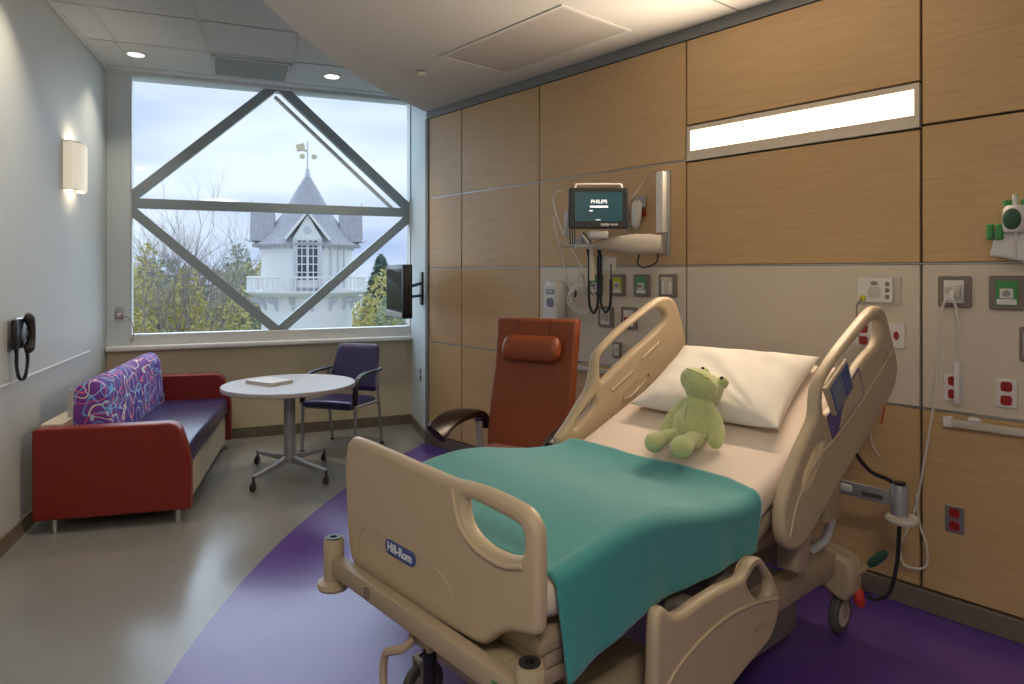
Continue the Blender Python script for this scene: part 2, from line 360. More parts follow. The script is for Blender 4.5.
mb.build('reveal_strip', 'alu', hwall)
mb = MB(); mb.box(-.02, SR, -.005, .03, ZT, ZLOW+.01); struct(mb.build('trim_2', 'trim', loc=P0, rz=TH))
mb = MB(); mb.box(-.03, .012, -.012, .05, ZBASE, ZT); struct(mb.build('trim_3', 'trim', loc=P0, rz=TH))
mb = MB(); mb.box(-.02, SR, -.016, .03, 0, ZBASE-.004, .003, seg=1); struct(mb.build('baseboard_right', 'base', loc=P0, rz=TH))
mb = MB(); mb.box(0, SL, 0, .012, 0, .10); struct(mb.build('baseboard_left', 'base', loc=WLC, rz=TL))
mb = MB(); mb.box(0, 2.811, -.012, 0, 0, .10); struct(mb.build('baseboard_window', 'base', loc=WLC, rz=TW))
mb = MB(); mb.box(0, .84, -.012, 0, 0, .10); struct(mb.build('baseboard_return', 'base', loc=RT, rz=TL))
# handrail line on left wall: a flush protective rail
mb = MB(); mb.box(.60, SL, 0, .010, .950, .962, .002, seg=1); struct(mb.build('trim_4', 'sill', loc=WLC, rz=TL))
# lower ceiling, bounded by the same arc as the purple floor
arc = []
for i in range(41):
    y = 6.42-(6.42+2.0)*i/40; arc.append((6.24-math.sqrt(7.64**2-(y-3.5)**2), y))
lo = arc+[(rnear.x+.1, -2.0-1.2), (rnear.x+.2, rnear.y-.1), (hwp(0, 0, -.05).x, hwp(0, 0, -.05).y)]
lo = arc+[(arc[-1][0], rnear.y+.0), (hwp(SR, 0, -.03).x, hwp(SR, 0, -.03).y), (hwp(-.02, 0, -.03).x, hwp(-.02, 0, -.03).y)]
mb = MB(); mb.poly(lo, ZUP-ZLOW-.002, 'z', (ZUP+ZLOW)/2); struct(mb.build('ceiling_lower', 'ceil'))
# grid of the tile ceiling
mb = MB(); wdv = Vector((math.cos(TW), math.sin(TW), 0)); ldv = Vector((math.cos(TL), math.sin(TL), 0))
def obl(c, r): p = WLC+wdv*c+ldv*r; return p
def bar(mb, p, q, w, z0, z1):
    d = (q-p); L = d.length; a = math.atan2(d.y, d.x)
    mb.box(0, L, -w/2, w/2, z0, z1, mtx=Matrix.Translation((p.x, p.y, 0)) @ Matrix.Rotation(a, 4, 'Z'))
for c in (.25, .93, 1.61, 2.29): bar(mb, obl(c, .18), obl(c, 7.5), .024, ZUP-.007, ZUP+.01)
for r in (.18, .9, 1.66, 2.42, 3.18, 3.94, 4.7, 5.46, 6.22, 6.98): bar(mb, obl(0, r), obl(2.9, r), .024, ZUP-.007, ZUP+.01)
bar(mb, obl(0, .02), obl(2.9, .02), .05, ZUP-.03, ZUP+.01); bar(mb, obl(.02, 0), obl(.02, 7.5), .03, ZUP-.012, ZUP+.01)
struct(mb.build('trim_5', 'tee'))
# joints of the lower ceiling
mb = MB()
for (p, q) in (((.50, 3.84), (.90, 3.18)),): bar(mb, Vector((1.12, 3.80, 0)), Vector((1.50, 4.11, 0)), .008, ZLOW-.002, ZLOW+.01)
struct(mb.build('trim_6', 'trim'))

# ------------------------------------------------------------------ window
win = struct(bpy.data.objects.new('window_1', None)); COL.objects.link(win); win.location = WLC; win.rotation_euler = (0, 0, TW)
X0, X1, ZS, ZTOP, ZM = .188, 2.811, 1.00, ZUP, 2.245
XC = 1.475
mb = MB()
mb.box(X0-.005, X0+.010, .0, .13, ZS, ZTOP); mb.box(X1-.012, X1+.02, .0, .13, ZS, ZTOP); mb.box(X0, X1, 0.0, .13, .93, 1.035, .004, seg=1); mb.box(X0, X1, .05, .13, ZTOP-.012, ZTOP+.02)
mb.build('window_frame', 'frame', win)
def beam(mb, p, q, w, y0, y1):
    d = Vector((q[0]-p[0], q[1]-p[1])); a = math.atan2(d.y, d.x); L = d.length
    mb.box(0, L, y0, y1, -w/2, w/2, mtx=Matrix.Translation((p[0], 0, p[1])) @ Matrix.Rotation(-a, 4, 'Y'))
YB0, YB1 = .015, .10
mb = MB(); beam(mb, (X0, ZM), (X1, ZM), .088, YB0, YB1); mb.build('crossbar', 'steel', win)
for (p, q) in (((X0-.03, 2.27), (XC-.03, 3.45)), ((XC+.02, 3.45), (X1+.03, 2.25)), ((X0-.02, 2.20), (XC, 1.02)), ((XC, 1.02), (X1+.02, 2.22))):
    mb = MB(); beam(mb, p, q, .088, YB0+.002, YB1-.002); mb.build('diagonal_brace', 'steel', win)
mb = MB(); beam(mb, (XC-.03, 3.36), (X1-.12, 2.23), .028, .07, .13); mb.build('glazing_bar', 'frame', win)
mb = MB(); mb.box(X0, X1, .118, .124, ZS, ZTOP); mb.build('window_pane', 'glass', win)
mb = MB(); mb.box(.0, X1+.0, -.10, .02, .895, .935, .006); mb.build('window_sill', 'sill', win)

# ------------------------------------------------------------------ ceiling fixtures
def downlight(c, r, z, m, label):
    p = obl(c, r); t = thing('recessed_downlight', label, 'ceiling light', (p.x, p.y, z), 0, 'recessed downlights in the tile ceiling')
    MB().lathe([(.058, 0), (.085, 0), (.088, -.006), (.084, -.010), (.058, -.006)], n=32).build('trim_ring', 'white', t)
    MB().lathe([(.066, -.0065), (.062, -.0105), (.02, -.0125), (.001, -.0125)], n=32).build('lens', m, t)
    return t
downlight(.343, .609, ZUP, 'lamp2', 'lit round downlight in the ceiling tiles left of the grey air grille')
downlight(1.952, .586, ZUP, 'lamp', 'lit round downlight in the ceiling tiles right of the grey air grille')
downlight(.343, 2.5, ZUP, 'lamp2', 'round downlight in the tiles near left wall, nearest the viewer')
t = thing('ceiling_grille', 'dark grey flat rectangular air grille set in the tile ceiling by the window', 'air vent', obl(1.245, .53), TW)
mb = MB(); mb.box(-.30, .30, -.30, .26, ZUP-.014, ZUP-.004, .002, seg=1); mb.build('face_plate', mat('grille_grey', (.27, .29, .31), .6), t, (0, 0, 0))
mb = MB()
for x0, x1, y0, y1 in ((-.32, -.30, -.32, .28), (.30, .32, -.32, .28), (-.32, .32, -.32, -.30), (-.32, .32, .26, .28)): mb.box(x0, x1, y0, y1, ZUP-.018, ZUP-.002)
mb.build('grille_frame', 'tee', t)
c = Vector(((-.486+.716)/2, (4.806+4.255)/2, 0))
t = thing('ceiling_light_panel', 'long unlit rectangular light panel recessed in lower ceiling over the bed', 'ceiling light', (c.x, c.y, ZLOW), TH)
mb = MB(); mb.box(-.585, .585, -.285, .285, -.003, .004); mb.build('diffuser', 'diff', t)
mb = MB()
for x0, x1, y0, y1 in ((-.61, -.585, -.31, .31), (.585, .61, -.31, .31), (-.585, .585, -.31, -.285), (-.585, .585, .285, .31)): mb.box(x0, x1, y0, y1, -.007, .004, .002, seg=1)
mb.build('frame', 'ceil', t)
t = thing('sprinkler_cover', 'small round white sprinkler cap under the lower ceiling near the window', 'sprinkler', (-.685, 5.139, ZLOW))
MB().lathe([(.028, 0), (.028, -.012), (.001, -.012)], n=20).build('collar', 'plate', t)
MB().lathe([(.036, -.012), (.038, -.024), (.03, -.03), (.001, -.03)], n=20).build('cap', 'white', t)
for i, (x, y, pw) in enumerate(FILL_TROFFERS):  # unseen troffers, added to brighten the room
    z = ZLOW if i == 0 else ZUP
    t = thing('fill_troffer', 'added square fill light behind the viewer, %s' % ('under the lower ceiling' if i == 0 else 'in the tile ceiling'), 'ceiling light', (x, y-1.0, z-.02), 0, 'added fill troffers behind the viewer')
    mb = MB()
    for a0, a1, b0, b1 in ((-.34, -.30, -.34, .34), (.30, .34, -.34, .34), (-.30, .30, -.34, -.30), (-.30, .30, .30, .34)): mb.box(a0, a1, b0, b1, -.006, .016)
    mb.build('frame', 'white', t)
    mb = MB(); mb.box(-.30, .30, -.30, .30, 0, .004); mb.build('diffuser', 'white', t)
    area('troffer_fill_lamp', (x, y-1.0, z-.03), .58, pw, (1, .90, .76))
# downlight lamps shining down from their own housings
for c_, r_, pw in ((1.952, .586, 9), (.343, .609, 5), (.343, 2.5, 7)):
    p = obl(c_, r_); area('downlight_lamp', (p.x, p.y, ZUP-.016), .10, pw, (1, .84, .62), spread=math.radians(95))

# head-wall light
t = thing('wall_light_fixture', 'long glowing rectangular light fixture set in the wood wall above the bed', 'wall light', P0, TH)
mb = MB()
for x0, x1, z0, z1 in ((2.877, 4.186, 2.296, 2.357), (2.877, 4.186, 2.480, 2.509), (2.877, 2.903, 2.357, 2.480), (4.163, 4.186, 2.357, 2.480)): mb.box(x0, x1, -.006, .025, z0, z1)
mb.build('housing', 'white_panel', t)
mb = MB(); mb.box(2.904, 4.162, -.002, .012, 2.358, 2.479); mb.build('diffuser', 'lit', t)
hp = hwp(3.533, 2.4185, .008)
area('headwall_lamp', hp, 1.24, 52, (1.0, .79, .57), rot=(-PI/2, 0, TH), size_y=.12)

# sconce on left wall
SCN = (1.12, 2.39)
t = thing('wall_sconce', 'lit boxy off-white wall sconce high on the left wall', 'wall lamp', wl(SCN[0]), TL)
zc = SCN[1]; hw_ = .17; ht = .175
prof = [(-hw_, .0), (-hw_, .055), (-hw_*.55, .092), (0, .105), (hw_*.55, .092), (hw_, .055), (hw_, .0)]
mb = MB(); mb.loft([[(x, y, zc-ht) for x, y in prof], [(x, y, zc+ht) for x, y in prof]], cap=False); mb.build('shade', 'sconce', t, angle=20)
for dz in (-ht, ht):
    mb = MB()
    for (a, b) in zip(prof, prof[1:]): mb.tube([(a[0], a[1], zc+dz), (b[0], b[1], zc+dz)], .004, 6)
    mb.build('shade_rim', 'chrome', t)
mb = MB(); mb.box(-.05, .05, 0.002, .02, zc-.06, zc+.06); mb.build('back_plate', 'white', t)
for dz, rr, pw in ((.10, (PI, 0, 0), 1.7), (-.10, (0, 0, 0), 1.2)):
    p = wl(SCN[0], .05, zc+dz); area('sconce_lamp', p, .07, pw, (1, .80, .56), rot=rr)

# ------------------------------------------------------------------ left wall items
t = thing('wall_telephone', 'black wall-mounted telephone with hanging coiled cord on the left wall', 'telephone', wl(2.22, 0, 1.24), TL); t.scale = (.80, .95, .92)
mb = MB(); mb.box(-.15, .06, .004, .022, -.10, .10, .006); mb.build('wall_plate', 'chrome', t)
mb = MB(); mb.box(-.09, .17, .018, .055, -.095, .095, .012); mb.build('telephone_body', 'black', t)
mb = MB(); mb.tube([(.035, .058, -.105), (.03, .080, -.095), (.02, .090, -.05), (.02, .094, 0), (.02, .090, .05), (.03, .080, .095), (.035, .058, .11)], [.03, .034, .024, .021, .024, .034, .03], 12, smooth=4); mb.build('handset', 'black', t)
mb = MB(); mb.box(-.065, -.03, .053, .060, -.045, .035, .003, seg=1); mb.build('keypad', 'gmetal', t)
pts = []
path = catmull([(.02, .065, -.10), (.0, .065, -.14), (-.02, .06, -.20), (.0, .055, -.275), (.05, .05, -.30), (.105, .045, -.27), (.125, .04, -.20), (.125, .04, -.14), (.125, .04, -.09)], 42)
for i, p in enumerate(path): pts.append(p+Vector((math.cos(i*1.1), math.sin(i*1.1), 0))*.0085)
MB().tube(pts, .0042, 5).build('coiled_cord', 'bcable', t)
t = thing('wall_outlet', 'small grey outlet with plugged cable on the strip left of the window', 'outlet', ww(.10, -.012, 1.235), TW)
mb = MB(); mb.box(-.035, .035, -.008, 0, -.055, .055, .003); mb.build('cover_plate', 'gmetal', t)
mb = MB(); mb.box(-.012, .015, -.035, -.008, -.03, .0, .004); mb.build('plug', 'white', t)
MB().tube([(0, -.03, -.015), (.03, -.05, -.018), (.08, -.06, -.04), (.11, -.055, -.10), (.12, -.05, -.20), (.10, -.05, -.27)], .004, 6, smooth=5).build('cord', 'gcable', t)
# return wall outlet
def rp(s, z=0, y=0): return RC+Vector((math.cos(TL)*s+math.sin(TL)*y, math.sin(TL)*s-math.cos(TL)*y, z))
t = thing('wall_outlet', 'small grey outlet low on the narrow wall beside the purple chair', 'outlet', rp(-.30, .60), TL)
mb = MB(); mb.box(-.035, .035, -.008, 0, -.06, .06, .003); mb.build('cover_plate', 'gmetal', t)
for dz in (-.03, .03):
    mb = MB(); mb.lathe([(.016, 0), (.016, .003), (.001, .003)], (0, -.008, dz), 12, 'y'); 
    for v in mb.bm.verts: v.co.y = -.008-(v.co.y+.008)
    mb.build('socket', 'black', t)

# television on arm
tvc = Vector((-1.04, 6.16, 1.44)); TV = math.atan2(-.52, .23)   # screen lies along this direction
t = thing('wall_television', 'small black flat television on a swing arm beside the window', 'television', tvc, TV)
# local x along the screen, local -y faces the room's left
mb = MB(); mb.box(-.30, .30, -.025, .065, -.235, .235, .012); mb.build('television_body', 'black', t)
mb = MB(); mb.box(-.262, .262, -.030, -.024, -.165, .195, .001, seg=1); mb.build('screen', 'scrdark', t)
mb = MB(); mb.box(-.30, .30, -.032, -.022, -.235, -.185, .004, seg=1); mb.build('speaker_strip', 'gmetal', t)
mb = MB(); mb.box(-.10, .10, .065, .09, -.10, .10, .01); mb.build('rear_housing', 'black', t)
inv = Matrix.Rotation(-TV, 3, 'Z')
def tl(p): return inv @ (Vector(p)-tvc)
a0 = rp(-.22, 1.50, .012); a1 = rp(-.22, 1.38, .012)
mb = MB(); mid = Vector((-.93, 6.36, 1.48))
mb.tube([tl(a0), tl(mid), (0, .06, .03)], .016, 8); mb.tube([tl(a1), tl(mid-Vector((0, 0, .10))), (0, .06, -.06)], .014, 8)
mb.build('swing_arm', 'black', t)
mb = MB(); q = tl(rp(-.22, 1.45, .008)); mb.box(-.05, .05, -.012, .012, -.16, .16, .004, mtx=Matrix.Translation(q) @ Matrix.Rotation(TL-TV, 4, 'Z')); mb.build('wall_bracket', 'black', t)

# ------------------------------------------------------------------ sofa
SOF = Vector((-3.430, 6.068, 0)); TS = math.atan2(-.966, .26)
sofa = thing('sofa', 'long red-armed sofa with purple seat along the left wall', 'sofa', SOF, TS)
L = 1.99
def arm(x0, x1, top):
    o = [(-.005, .085), (-.005, top-.015), (.010, top), (.755, top), (.80, top-.015), (.825, top-.05), (.862, top-.17), (.88, top-.28), (.882, .085)]
    me = curve_mesh(o, [], abs(x1-x0), .014, 1)
    mb = MB(); mb.mesh(me, Matrix.Translation(((x0+x1)/2, 0, 0)) @ MX_YZ); return mb
arm(L-.11, L, .645).build('arm', 'red', sofa); arm(0, .11, .69).build('arm', 'red', sofa)
mb = MB(); mb.box(.11, L-.11, .28, .86, .32, .475, .035, seg=4); mb.build('seat_cushion', 'purple', sofa)
mb = MB(); mb.box(.11, L-.11, .03, .835, .07, .313, .003, seg=1); mb.build('base_frame', 'cream', sofa)
mb = MB(); mb.box(.11, L-.11, .0, .125, .31, .655, .004, seg=1); mb.build('rear_shelf', 'cream', sofa)
for x in (.06, L-.06):
    for y in (.10, .80):
        MB().lathe([(.018, 0), (.018, .09), (.012, .09)], (x, y, 0), 12).build('leg', 'chrome', sofa)
mb = MB()
sec = [(.16, .44), (.30, .44), (.345, .50), (.325, .70), (.30, .84), (.25, .885), (.18, .875), (.125, .82), (.115, .6)]
sec = [tuple(v)[:2] for v in catmull([(a, b, 0) for a, b in sec], 3, True)]
rr = []
for x, k in ((.13, .90), (.14, .97), (.17, 1), (.5, 1), (L/2, 1), (L-.5, 1), (L-.34, 1), (L-.31, .97), (L-.30, .9)):
    rr.append([(x, .23+(p[0]-.23)*k, .66+(p[1]-.66)*(k+.09*(1-x/L))) for p in sec])
mb.loft(rr); bc = mb.build('back_cushion', 'squig', sofa)
mb = MB(); mb.box(L-.31, L-.295, .09, .125, .45, .84, .002, seg=1); mb.build('back_frame', 'alu', sofa)

# ------------------------------------------------------------------ round table
TC = Vector((-1.775, 5.45, 0))
tb = thing('round_table', 'round grey-topped pedestal table on four casters before the sofa', 'table', TC, 0)
TZ = .72
MB().lathe([(.505, TZ-.035), (.512, TZ-.030), (.512, TZ-.006), (.508, TZ), (.001, TZ)], n=64).build('tabletop', 'table', tb)
mb = MB(); mb.box(-.001, .001, -.505, .505, TZ-.002, TZ+.0006); mb.build('leaf_joint', 'gmetal', tb)
MB().lathe([(.055, .10), (.055, .13), (.044, .14), (.044, TZ-.05), (.12, TZ-.045), (.12, TZ-.036), (.001, TZ-.036)], n=20).build('pedestal', 'gmetal', tb)
for k in range(4):
    a = math.radians((254, 324, 141, 67)[k]); ca, sa = math.cos(a), math.sin(a); r = (.45, .45, .47, .43)[k]
    mb = MB(); mb.loft([[(ca*rd-sa*w, sa*rd+ca*w, z) for w, z in ((-ww_, z0), (ww_, z0), (ww_, z1), (-ww_, z1))] for rd, ww_, z0, z1 in ((.03, .022, .10, .15), (.2, .018, .092, .125), (r, .015, .085, .108))]); mb.build('leg', 'gmetal', tb)
    mb = MB(); mb.tube([(ca*r, sa*r, .10), (ca*r, sa*r, .06)], .010, 8)
    for sx in (-.010, .010): mb.lathe([(.026, -.007), (.030, -.003), (.030, .003), (.026, .007)], (ca*r+sx, sa*r-.012, .030), 18, 'x')
    mb.box(-.006, .006, -.03, .02, .03, .068, .004, mtx=Matrix.Translation((ca*r, sa*r, 0)))
    mb.build('caster', 'black', tb)
bk = thing('booklet', 'closed pale grey booklet lying on the round table', 'booklet', (-1.945, 5.47, TZ+.001), math.radians(-30))
mb = MB(); mb.box(-.15, .15, -.105, .105, .002, .020); mb.build('pages', 'pages', bk)
mb = MB(); mb.box(-.155, .155, -.11, .11, .020, .023, .001, seg=1); mb.box(-.155, .155, -.11, .11, 0, .002); mb.build('cover', 'book', bk)

# ------------------------------------------------------------------ side chair
ch = thing('arm_chair', 'purple vinyl guest chair with black arms behind the round table', 'chair', (-1.555, 6.25, 0), math.radians(-17))
def ribbon(mb, pts, w, th, ax='x', roll=None):
    rings = []; W_ = w
    pts = [Vector(p) for p in pts]
    for i, p in enumerate(pts):
        t = (pts[min(i+1, len(pts)-1)]-pts[max(i-1, 0)]).normalized(); a = Vector((1, 0, 0)) if ax == 'x' else Vector((0, 1, 0)); nrm = t.cross(a).normalized(); f_ = i/(len(pts)-1)
        if roll: q_ = Matrix.Rotation(roll(f_), 3, t); a = q_ @ a; nrm = q_ @ nrm
        w = W_(f_) if callable(W_) else W_
        ring = []
        for k in range(12):
            an = 2*PI*k/12; ring.append(p+a*(w/2*math.copysign(abs(math.cos(an))**.6, math.cos(an)))+nrm*(th/2*math.copysign(abs(math.sin(an))**.6, math.sin(an))))
        rings.append(ring)
    return mb.loft(rings)
mb = MB()
def seatf(u, v):
    x = (u-.5)*.50; y = -.25+v*.47
    return (x*(1-.06*v), y, .455+.012*math.cos((u-.5)*PI)-.02*v-(.03*max(0, .12-v)/.12))
rings = []
for v in [0, .03, .1, .3, .5, .7, .9, .97, 1]:
    e = min(1, min(v, 1-v)/.05+.55); y = -.255+v*.47; hh = .035*e
    rings.append([(x*(.25-.015*v)*(.94+.06*e), y, .430-.015*v+dz*hh+(.008*(1-x*x))) for x, dz in ((-1, 0), (-.97, .6), (-.85, 1), (-.4, 1), (0, 1), (.4, 1), (.85, 1), (.97, .6), (1, 0), (.97, -.6), (.85, -1), (0, -1.1), (-.85, -1), (-.97, -.6))])
mb.loft(rings); mb.build('seat', 'purple', ch, angle=60)
rings = []
for v in [0, .02, .06, .12, .3, .5, .7, .88, .94, .98, 1]:
    e = min(1, min(v, 1-v)/.12+.5); z = .50+v*.42; yb = .185+.10*v+.02*v*v; w = (.262-.045*v)*(1-.10*max(0, 1-min(v, 1-v)/.10)**2)
    rings.append([(x*w*(.95+.05*e), yb-.035*(1-x*x)*0+.028*x*x*-1+.03+dy*.026*e, z) for x, dy in ((-1, 0), (-.97, .6), (-.85, 1), (-.4, 1), (0, 1), (.4, 1), (.85, 1), (.97, .6), (1, 0), (.97, -.6), (.85, -1), (.4, -1), (0, -1), (-.4, -1), (-.85, -1), (-.97, -.6))])
mb = MB(); mb.loft(rings); mb.build('backrest', 'purple', ch, angle=60)
for sx in (-1, 1):
    x = sx*.265
    MB().tube([(x, -.22, .46), (x, -.225, .25), (x, -.235, .0)], .0155, 10).build('leg', 'gmetal', ch)
    MB().tube([(x*.97, .19, .68), (x, .195, .45), (x, .23, .22), (x, .265, .0)], .0135, 10, smooth=4).build('leg', 'gmetal', ch)
    mb = MB(); ribbon(mb, catmull([(x, -.225, .44), (x, -.225, .52), (x, -.215, .60), (x, -.17, .665), (x, -.08, .695), (x, .05, .70), (x, .16, .70), (x, .23, .705)], 4), .05, .026); mb.build('armrest', 'black', ch)
mb = MB(); mb.tube([(-.26, -.2, .41), (.26, -.2, .41)], .012, 8); mb.tube([(-.26, .19, .41), (.26, .19, .41)], .012, 8)
for sx in (-.262, .262): mb.tube([(sx, -.22, .42), (sx, .19, .41)], .013, 8)
mb.build('seat_frame', 'gmetal', ch)
for x, y in ((-.265, -.235), (.265, -.235), (-.265, .265), (.265, .265)): MB().lathe([(.019, 0), (.019, .018), (.012, .02)], (x, y, 0), 10).build('glide', 'black', ch)

# ------------------------------------------------------------------ recliner
RA = math.radians(-30)
rc = thing('recliner', 'rust orange high-back recliner with brown arms behind the bed', 'armchair', (.085, 4.16, 0), RA)
tilt = .12/.85
o = [(-.285, .42), (-.300, .60), (-.292, .80), (-.278, 1.0), (-.280, 1.20), (-.284, 1.300), (-.272, 1.318), (0, 1.314), (.272, 1.318), (.284, 1.300), (.282, 1.20), (.280, 1.0), (.275, .80), (.27, .60), (.26, .42)]
sh = Matrix(((1, 0, 0, 0), (0, 1, tilt, -.42*tilt), (0, 0, 1, 0), (0, 0, 0, 1)))
def leanplate(outline, t, bev, y, name, m, k=1):
    mb = MB(); mb.mesh(curve_mesh(outline, [], t, bev, k), sh @ Matrix.Translation((0, y, 0)) @ MX_XZ); return mb.build(name, m, rc, angle=50)
leanplate(o, .07, .020, .035, 'backrest', 'rec')
for sx in (-.115, .105): leanplate([(sx-.0025, 1.13), (sx+.0025, 1.13), (sx+.0025, 1.312), (sx-.0025, 1.312)], .008, .001, -.001, 'seam', 'recs')
mb = MB(); ring = []
for v in (0, .008, .02, .04, .07, .11, .2, .35, .5, .65, .8, .89, .93, .96, .98, .992, 1):
    x = -.20+.40*v; q_ = min(v, 1-v)/.11; e = math.sqrt(max(.02, 1-(1-q_)**2)) if q_ < 1 else 1
    ring.append([(x, .012*0+math.cos(a)*.045*e, math.sin(a)*.082*e) for a in [2*PI*k/18 for k in range(18)]])
mb.loft(ring); bmesh.ops.transform(mb.bm, matrix=Matrix.Translation((0, (1.13-.42)*tilt-.035, 1.135)) @ Matrix.Rotation(-.3, 4, 'X'), verts=mb.bm.verts); mb.build('head_bolster', 'rec', rc, angle=60)
mb = MB(); mb.box(-.27, .27, -.50, .03, .42, .54, .05, seg=5); mb.build('seat_cushion', 'mauve', rc)
mb = MB(); mb.box(-.27, .27, -.42, .16, .10, .40, .02); mb.build('base', 'blackm', rc)
for sx in (-1, 1):
    mb = MB(); pts = catmull([(sx*.36, -.43, .665), (sx*.365, -.36, .70), (sx*.37, -.25, .725), (sx*.365, -.10, .725), (sx*.36, .02, .70), (sx*.36, .07, .655), (sx*.36, .085, .61)], 4)
    ribbon(mb, pts, lambda f: .135-.04*f, .055, roll=lambda f, sx=sx: -sx*.85*max(0, 1-f*1.7)); mb.build('armrest', 'brown', rc)
    mb = MB(); mb.tube([(sx*.34, .0, .66), (sx*.325, .0, .45), (sx*.30, .0, .25)], .022, 10); mb.build('arm_support', 'gmetal', rc)
for sx in (-.24, .24):
    for y in (-.36, .12):
        mb = MB(); mb.lathe([(.045, -.015), (.048, 0), (.045, .015)], (sx, y, .048), 18, 'x'); mb.build('caster', 'black', rc)
for x_, y_ in ((-.24, -.36), (.24, -.36), (-.24, .12), (.24, .12)):
    MB().tube([(x_, y_, .05), (x_, y_, .12)], .012, 8).build('caster_stem', 'gmetal', rc)

# ------------------------------------------------------------------ bed
bed = thing('hospital_bed', 'tan adjustable hospital bed with raised side rails and raised head section', 'bed', BED, TH)
FB = [(-.46, .590), (-.487, .66), (-.502, .78), (-.508, .90), (-.498, .975), (-.472, 1.010), (-.42, 1.022), (-.10, 1.014), (.12, 1.008), (.20, 1.014), (.30, 1.018), (.41, 1.012), (.463, 1.001), (.492, .975), (.504, .94), (.507, .842), (.505, .73), (.493, .700), (.46, .688), (.40, .672), (.345, .640), (.30, .602), (.24, .582), (-.04, .566), (-.34, .560), (-.42, .568)]
FH = [(.197, .955), (.215, .972), (.34, .966), (.425, .958), (.446, .938), (.448, .90), (.434, .880), (.386, .864), (.303, .862), (.238, .880), (.205, .912)]
plate(FB, [FH], .044, .019, (0, .058, 0), 'xz', 3).build('footboard', 'bedp', bed, angle=60)
# raised rib around the grip and the recessed field with the badge
mb = MB(); mb.tube([(x, .036, z) for x, z in [(.15, .99), (.165, .93), (.19, .885), (.25, .85), (.32, .838), (.39, .84), (.45, .86)]], .008, 8, smooth=4); mb.build('grip_rib', 'bedp', bed, angle=60)
mb = MB(); mb.tube([(x, .0355, z) for x, z in [(-.397, .60), (-.397, .66), (-.372, .72), (-.327, .735), (-.154, .742), (-.02, .742), (.07, .73), (.13, .70), (.152, .665), (.150, .615)]], .0028, 6, smooth=3); mb.build('recess_line', 'bedd', bed)
plate(rounded(-.215, -.040, .695, .742, .022), (), .006, .001, (0, .0335, 0)).build('badge', 'blue', bed)
text('Hill-Rom', .040, (-.127, .030, .7185), 'lettering', 'txtw', bpy.data.objects['badge'], bold=.0007)
# bumper beam, corner posts
mb = MB()
mb.box(-.50, .50, -.022, .022, .538, .600, .006); mb.build('bumper_beam', 'bedd', bed)
for sx in (-1, 1):
    x = sx*.517
    MB().lathe([(.033, .50), (.035, .51), (.035, .648), (.032, .652), (.032, .66), (.019, .660), (.017, .640), (.001, .640)], (x, 0, 0), 28).build('corner_post', 'bedd', bed)
    MB().lathe([(.0275, .652), (.0275, .6635), (.012, .6635), (.010, .652), (.001, .652)], (x, 0, 0), 24).build('socket_ring', 'black', bed)
    MB().lathe([(.030, .478), (.052, .482), (.058, .492), (.056, .506), (.036, .514)], (x, 0, 0), 28).build('roller_bumper', 'bedp', bed)
mb = MB(); mb.lathe([(.020, -.0225), (.020, -.024), (.001, -.024)], (-.235, 0, .570), 20, 'y'); d_ = mb.build('warning_decal', 'bedp', bed)
mb = MB(); mb.tube([(-.235+.0165*math.cos(a), -.0245, .570+.0165*math.sin(a)) for a in [2*PI*k/20 for k in range(20)]], .0022, 6, closed=True); mb.tube([(-.235+.010*math.cos(a), -.0248, .568+.010*math.sin(a)) for a in (PI/2, PI/2+2*PI/3, PI/2+4*PI/3)], .0016, 5, closed=True); mb.build('decal_ring', 'txtd', d_)
mb = MB(); mb.box(.40, .45, -.0235, -.022, .558, .578, .0005, seg=1); mb.build('green_tag', 'green', bed)
# the under-frame
for sx in (-1, 1):
    mb = MB(); mb.box(sx*.30-.03, sx*.30+.03, .02, 1.95, .50, .56, .006); mb.build('deck_rail', 'bedd', bed)
    mb = MB(); mb.box(sx*.36-.035, sx*.36+.035, .28, 1.95, .27, .37, .008); mb.build('base_rail', 'bedd', bed)
for y in (.16, .42, .95, 1.5): 
    mb = MB(); mb.box(-.44, .44, y-.03, y+.03, .56, .60, .004); mb.build('cross_member', 'bedd', bed)
mb = MB(); mb.box(-.45, .45, .10, 1.12, .605, .655, .012); mb.build('mattress_deck', 'bedd', bed)
mb = MB(); mb.box(-.45, .45, 0, 1.10, -.05, 0, .012, mtx=Matrix.Translation((0, 1.12, .655)) @ Matrix.Rotation(math.atan(.4), 4, 'X')); mb.build('head_deck', 'bedd', bed)
mb = MB(); mb.box(.10, .44, .02, .30, .515, .555, .004); mb.box(-.44, -.10, .02, .30, .515, .555, .004); mb.build('foot_tray', 'bedd', bed)
for y, x in ((.62, .22), (.62, -.22), (1.55, .22), (1.55, -.22)):
    mb = MB(); mb.tube([(x, y-.22, .33), (x, y, .53)], .028, 8); mb.build('lift_arm', 'bedd', bed)
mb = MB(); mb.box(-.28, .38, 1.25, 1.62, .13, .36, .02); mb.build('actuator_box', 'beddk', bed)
mb = MB(); mb.box(-.32, .32, .30, .75, .19, .34, .02); mb.build('pedestal_cover', 'bedd', bed)
mb = MB(); mb.box(-.42, .42, .24, .34, .25, .37, .02); mb.build('base_crossbar', 'bedd', bed)
